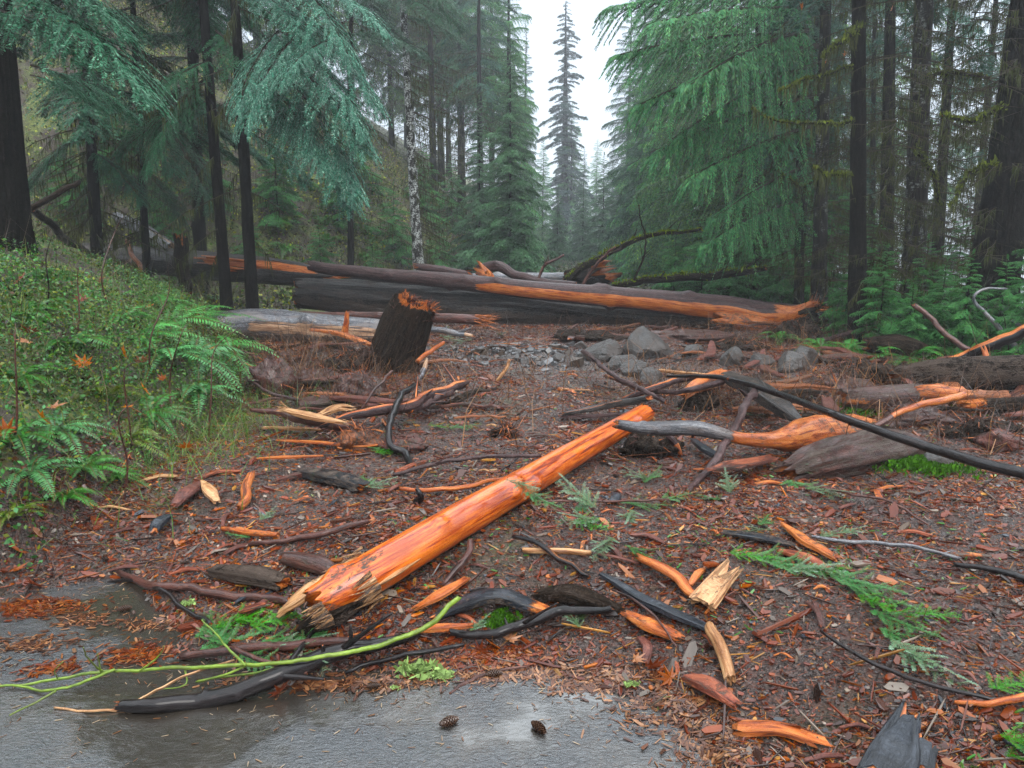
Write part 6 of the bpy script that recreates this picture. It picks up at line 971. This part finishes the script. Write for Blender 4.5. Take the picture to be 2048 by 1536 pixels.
def litter(name, n, l0, sg, aspr, label, pw=PW, lift=0., th=.3, tilt=.25, dens=1., mx_=.1):
    x, y = samp(n, dens); n = len(x); L = np.minimum(l0*np.exp(rng.normal(size=n)*sg)*(.75+.06*y), mx_); pt = np.clip(fbm(x*1.5, y*1.5, 0, 91, 3)+.5, 0, 1)
    cols = PAL[rng.choice(len(PAL), n, p=pw)]*rng.uniform(.5, 1.2, (n, 1))*(.55+.6*pt[:, None]); g = G()
    V, Q, C = chip_arrays(n, x, y, L, rng.uniform(*aspr, n), th, lift+rng.uniform(-.5, .6, n)*L*.08, cols, tilt); g.add(V, Q, Col=C); tag(link(name, g.mesh(name, ['chips'])), label, kind='stuff')
litter('wood_debris', 170000, .0105, .45, (.2, .7), 'dust-fine crumbs of bark and mud', dens=1.0, mx_=.03)
litter('wood_debris', 66000, .019, .5, (.18, .6), 'crumbs of bark and wood covering the mud', dens=1.1, mx_=.05)
litter('wood_debris', 17000, .038, .5, (.10, .42), 'small broken chips of red and orange wood on the mud', lift=.003, tilt=.35, mx_=.14)
litter('wood_debris', 4200, .10, .45, (.018, .05), 'thin snapped twigs matted into the mud', pw=np.array([.2, .1, .1, .2, .2, .05, .02, .03, .03, 0, .04, .03]), lift=.008, th=.9, tilt=.16, mx_=.34)
PN = PW.copy(); PN[:] = [.2, .1, .2, .05, .03, .15, .08, .12, .05, .0, .01, .01]; PN /= PN.sum()
litter('wood_debris', 24000, .045, .35, (.03, .07), 'fine reddish needles and fibres strewn over the mud', pw=PN, lift=.006, th=.8, tilt=.35, mx_=.1)
# leaf and needle mats washed up on the asphalt
def mat_at(px, py, rx_, ry_, n, col, label, ang=0.):
    c = hit(px, py); x = rng.normal(size=n); y = rng.normal(size=n); r = np.hypot(x, y); k = (rng.uniform(size=n) < .75*np.exp(-.45*r**2)+.08) & (fbm(x*1.7+px, y*1.7+py, 0, 5, 3) > -.16); x, y = x[k]*rx_*.6, y[k]*ry_*.6; ca, sa = math.cos(ang), math.sin(ang); x, y = c[0]+x*ca-y*sa, c[1]+x*sa+y*ca; n = len(x)
    cols = np.array(col)[rng.integers(len(col), size=n)]*rng.uniform(.6, 1.4, (n, 1)); g = G(); z = np.maximum(H(x, y, True), 0); V, Q, C = chip_arrays(n, x, y, rng.uniform(.012, .05, n), rng.uniform(.05, .3, n), .15, rng.uniform(.001, .006, n), cols, .08, z); g.add(V, Q, Col=C); tag(link('leaf_litter', g.mesh('leaf_litter', ['chips'])), label, kind='stuff')
RD = [(.085, .020, .010), (.12, .034, .014), (.06, .017, .010), (.14, .06, .03)]; BR = [(.06, .026, .016), (.10, .045, .026), (.16, .085, .05), (.04, .018, .012)]
for a in [(60, 1215, .28, .10, 1500, RD, 'rust-red needle mat at the left edge of the asphalt'), (290, 1310, .17, .10, 900, RD, 'rust-red patch of needles on the asphalt under the green shoot'), (110, 1335, .12, .06, 500, RD, 'small rust patch of needles left of the green shoot'), (60, 1290, .25, .10, 700, BR, 'brown needle drift at the left edge'), (320, 1250, .22, .06, 600, BR, 'thin needle drift above the puddle'), (610, 1365, .35, .07, 1400, BR, 'brown needle fringe beside the thick black branch'), (800, 1370, .30, .05, 1000, BR, 'brown needle fringe under the lichen'), (1000, 1350, .4, .05, 1500, BR, 'brown needle fringe in front of the slim black branch'), (1200, 1365, .25, .07, 1300, BR, 'brown needle fringe at the right of the asphalt'), (1330, 1420, .2, .12, 1500, BR, 'brown needle and leaf drift along the right puddle edge'), (1430, 1500, .16, .2, 1400, BR, 'wet leaf drift at the bottom right of the asphalt'), (980, 1310, .35, .07, 1200, RD, 'wet reddish leaf pile behind the asphalt edge'), (160, 1240, .2, .08, 500, BR, 'grey-brown grit drift on the left asphalt')]: mat_at(*a)
x = rng.uniform(-2.6, 1.2, 9000); y = rng.uniform(1.7, 3.6, 9000); k = sdf(x, y, ASPH) < -.02; x, y = x[k], y[k]; k = rng.uniform(size=len(x)) < .12+.55*sstep(.45, -.0, np.abs(sdf(x, y, ASPH)))+.25*(fbm(x*2, y*2, 0, 3, 2) > .05); x, y = x[k], y[k]; n = len(x)
g = G(); V, Q, C = chip_arrays(n, x, y, rng.uniform(.008, .035, n), rng.uniform(.06, .14, n), .4, np.full(n, .002), np.array([(.11, .055, .03), (.18, .12, .075), (.05, .03, .018), (.22, .17, .12)])[rng.integers(4, size=n)], .06, np.zeros(n)); g.add(V, Q, Col=C); tag(link('needle_litter', g.mesh('needle_litter', ['chips'])), 'loose fir needles scattered on the wet asphalt', kind='stuff')
# gravel patch
n = 900; c0 = hit(1020, 703); x = c0[0]+rng.normal(size=n)*1.1; y = c0[1]+rng.normal(size=n)*.45; cols = np.array([(.045, .043, .043), (.025, .022, .021), (.09, .09, .092), (.05, .039, .032)])[rng.integers(4, size=n)]
g = G(); V, Q, C = chip_arrays(n, x, y, np.minimum(.05*np.exp(rng.normal(size=n)*.5), .2), rng.uniform(.5, .95, n), .6, -.005, cols, .5); g.add(V, Q, Col=C); tag(link('gravel', g.mesh('gravel', ['chips'])), 'wet grey gravel and slate pieces on the mud before the great dark log', kind='stuff')
# ------------------------------------------------------------------ countable larger splinters and bark pieces
def one_piece(kind, x, y, L, wr, mat, az, peel, tilt=.08):
    z = float(H(np.array([x]), np.array([y]))[0]); g = G(); r = L*wr*.5; ca, sa = math.cos(az), math.sin(az); d = np.array([ca, sa, 0]); e1, e2 = (float(H(np.array([x+ca*L*.5*s]), np.array([y+sa*L*.5*s]))[0]) for s in (-1, 1)); z = max(z, (e1+e2)/2)
    P = np.array([[x, y, 0]]*3)+d*np.array([-.5, rng.normal()*.02, .5])[:, None]*L; P[:, 2] = [e1*.6+z*.4, z+.01, e2*.6+z*.4]; P[:, 2] += r*.35+rng.normal()*tilt*L*np.array([-.3, 0, .3])+.004; P[1, :2] += np.array([-sa, ca])*rng.normal()*.05*L
    w_ = rng.uniform(.5, 1.2, 3); fl = rng.uniform(.22, .6); tube(g, P, r*np.array([w_[0], 1.1, w_[2]]), 14, 9, .22, (rng.uniform(.8, 2.2), rng.uniform(.8, 2.2)), fl, peel=peel, mud=rng.uniform(.1, .6), ends=True, fib=1.5)
    o = link(kind, g.mesh(kind, [mat], False)); return centre(o)
KINDS_ = [('wood_splinter', 'orange splinter', 'wood_orange', .7, .13), ('wood_splinter', 'pale splinter', 'wood_pale', .7, .04), ('bark_piece', 'wine-red bark piece', 'wood_red', .1, .30), ('bark_piece', 'rusty bark piece', 'wood_red', .9, .12), ('twig', 'purple-brown twig', 'bark_purple', -.1, .09), ('bark_piece', 'charcoal bark flake', 'char', -.4, .06), ('twig', 'dark wet twig', 'bark_black', -.3, .07)]
pw = np.array([k[4] for k in KINDS_]); pw /= pw.sum(); used = {}
x, y = samp(1500, .9); cnt = 0
for i in range(len(x)):
    if rng.uniform() < .55:
        q = LAND[int(rng.integers(len(LAND)))]; x[i], y[i] = q[0]+rng.normal()*.5, q[1]+rng.normal()*.45
        if sdf(np.array([x[i]]), np.array([y[i]]), ASPH)[0] < .03 or x[i] < XL(y[i]): y[i] = 99
for i in range(len(x)):
    if cnt >= 290: break
    if y[i] > 9.5 or y[i] < 1.9 or abs(x[i]) > .74*y[i]: continue
    if y[i] > 5.5 and rng.uniform() < .4: continue
    k = KINDS_[int(rng.choice(len(KINDS_), p=pw))]; tw_ = k[0] == 'twig'
    L = float(np.clip(.080*math.exp(rng.normal()*.42)*(.8+.1*y[i]), .06, .42))*(1.7 if tw_ else 1); wr = rng.uniform(.03, .05) if tw_ else rng.uniform(.08, .24); az = rng.uniform(0, math.pi)
    o = one_piece(k[0], float(x[i]), float(y[i]), L, wr, k[2], az, k[3]); sz = 'short' if L < .10 else 'long' if L > .19 else 'mid-sized' if wr < .2 else 'broad'
    l = rel_label(float(x[i]), float(y[i]), f'{sz} {k[1]}'); n_ = used.get(l, 0); used[l] = n_+1
    o_ = ['', ', lying across the slope', ', pointing away from the camera', ', half sunk in mud'][min(n_, 3)]
    tag(o, ' '.join((l+(o_ if n_ else '')).replace('-', ' ').split()[:13]), 'splinter' if k[0] == 'wood_splinter' else 'twig' if tw_ else 'bark', {'wood_splinter': 'wood splinters strewn on the debris', 'twig': 'twigs strewn on the debris', 'bark_piece': 'bark pieces strewn on the debris'}[k[0]]); cnt += 1
# long thin fallen branches and slabs tangled through the debris
used2 = {}
def spread_sticks(n, xr, yr, Ls, kinds, wr, lab, grp, cat, kind):
    for i in range(n):
        y = rng.uniform(*yr); x = rng.uniform(*xr)*(1 if yr[1] < 9 else 1)
        if float(sdf(np.array([x]), np.array([y]), ASPH)[0]) < .1 or x < XL(y)-.1 or abs(x) > .74*y+.3: continue
        L = rng.uniform(*Ls); az = rng.normal()*.7+(0 if rng.uniform() < .6 else 1.2); m_ = kinds[int(rng.integers(len(kinds)))]; ca, sa = math.cos(az), math.sin(az); k = np.linspace(-.5, .5, 4)
        px_, py_ = x+ca*L*k, y+sa*L*k; pz = H(px_, py_)+wr*L*.5+rng.uniform(.0, .05)+np.array([0, .03, .05, rng.uniform(0, .12)])*L; P = np.stack([px_, py_, pz], -1); P[:, :2] += rng.normal(size=(4, 2))*.03*L
        r = L*wr*rng.uniform(.6, 1.3); g = G(); fl = .35 if kind != 'fallen_twig' else 1
        C, rr = tube(g, P, r*np.array([1, .9, .7, .3]) if fl == 1 else r*np.array([.7, 1.1, 1, .6]), int(L*40)+10, 7 if fl == 1 else 16, .15, (1, 1), fl, peel=rng.uniform(-.4, .5), mud=rng.uniform(.1, .6), wob=.03)
        o = link(kind, g.mesh(kind, [m_], fl == 1))
        if fl == 1:
            for j in range(int(L*5)):
                q = int(rng.integers(3, len(C)-2)); d = C[q+1]-C[q-1]; d /= np.linalg.norm(d); e_ = rng.normal(size=3); e_[2] = abs(e_[2]); dd = d*.7+e_*.5; l = rng.uniform(.04, .2); g2 = G(); tube(g2, np.array([C[q], C[q]+dd*l*.5, C[q]+dd*l-[0, 0, .02*l]]), np.array([rr[q]*.5, rr[q]*.35, rr[q]*.15]), 5, 4, .1, (0, 0), peel=-.2); link('twig', g2.mesh('twig', [m_]), o)
        l = rel_label(x, y, lab[m_]); c_ = used2.get(l, 0); used2[l] = c_+1; tag(o, ' '.join((l+['', ', the longer one', ', crossing another', ', the muddiest one'][min(3, c_)]).replace('-', ' ').split()[:15]), cat, grp); centre(o)
spread_sticks(200, (-4.5, 5.4), (4.0, 12.5), (.3, 1.2), ['bark_purple', 'bark_red', 'bark_black', 'wood_orange'], .0075, {'bark_purple': 'thin purplish fallen branch', 'bark_red': 'thin reddish fallen branch', 'bark_black': 'thin black fallen branch', 'wood_orange': 'thin peeled orange branch'}, 'thin branches tangled in the debris', 'branch', 'fallen_twig')
spread_sticks(26, (.8, 5.2), (11.2, 13.3), (.4, 1.1), ['bark_red', 'wood_red', 'bark_rough', 'wood_orange'], .06, {'bark_red': 'reddish bark slab on the mud bank', 'wood_red': 'rusty wood slab on the mud bank', 'bark_rough': 'dark bark slab on the mud bank', 'wood_orange': 'orange slab on the mud bank'}, 'bark slabs piled before the great dark log', 'bark slab', 'bark_piece')
spread_sticks(46, (2.2, 5.8), (5.0, 9.5), (.3, .9), ['bark_red', 'wood_red', 'bark_rough', 'wood_orange'], .07, {'bark_red': 'reddish bark slab in the right heap', 'wood_red': 'rusty wood slab in the right heap', 'bark_rough': 'dark bark slab in the right heap', 'wood_orange': 'orange slab in the right heap'}, 'bark slabs in the heap on the right', 'bark slab', 'bark_piece')
spread_sticks(42, (-3.6, -.2), (5.6, 9.5), (.25, .8), ['bark_red', 'wood_red', 'bark_rough', 'wood_orange'], .06, {'bark_red': 'reddish bark slab in the left heap', 'wood_red': 'rusty wood slab in the left heap', 'bark_rough': 'dark bark slab in the left heap', 'wood_orange': 'orange slab in the left heap'}, 'bark slabs in the heap on the left', 'bark slab', 'bark_piece')
# broken green needles and moss crumbs mixed through the litter
x, y = samp(9000, 1.); k = fbm(x*2.3, y*2.3, 0, 401, 3) > .12; x, y = x[k], y[k]; n = len(x); g = G()
V, Q, C = chip_arrays(n, x, y, rng.uniform(.012, .04, n), rng.uniform(.08, .3, n), .3, np.full(n, .008), np.array([(.06, .16, .04), (.12, .22, .09), (.05, .10, .02)])[rng.integers(3, size=n)], .4); g.add(V, Q, Col=C); tag(link('needle_litter', g.mesh('needle_litter', ['leaf'])), 'broken green needles mixed through the debris', kind='stuff')
# ------------------------------------------------------------------ haze
def haze(x0, x1, y0, y1, z0, z1, dens):
    V = np.array([(x, y, z) for z in (z0, z1) for y in (y0, y1) for x in (x0, x1)], float); g = G(); g.add(V, [(0, 2, 3, 1), (4, 5, 7, 6), (0, 1, 5, 4), (2, 6, 7, 3), (0, 4, 6, 2), (1, 3, 7, 5)])
    m = bpy.data.materials.new('haze'); m.use_nodes = True; t = m.node_tree; t.nodes.clear(); o = N(t, 'ShaderNodeOutputMaterial'); v = N(t, 'ShaderNodeVolumePrincipled'); v.inputs['Density'].default_value = dens; v.inputs['Color'].default_value = (.93, .96, 1, 1); v.inputs['Anisotropy'].default_value = .3
    t.links.new(v.outputs[0], o.inputs['Volume']); M['haze'] = m; ob = link('haze', g.mesh('haze', ['haze'])); ob['kind'] = 'stuff'; return ob
if HAZE: haze(-262, 262, -42, 352, -30, 46, HAZE)
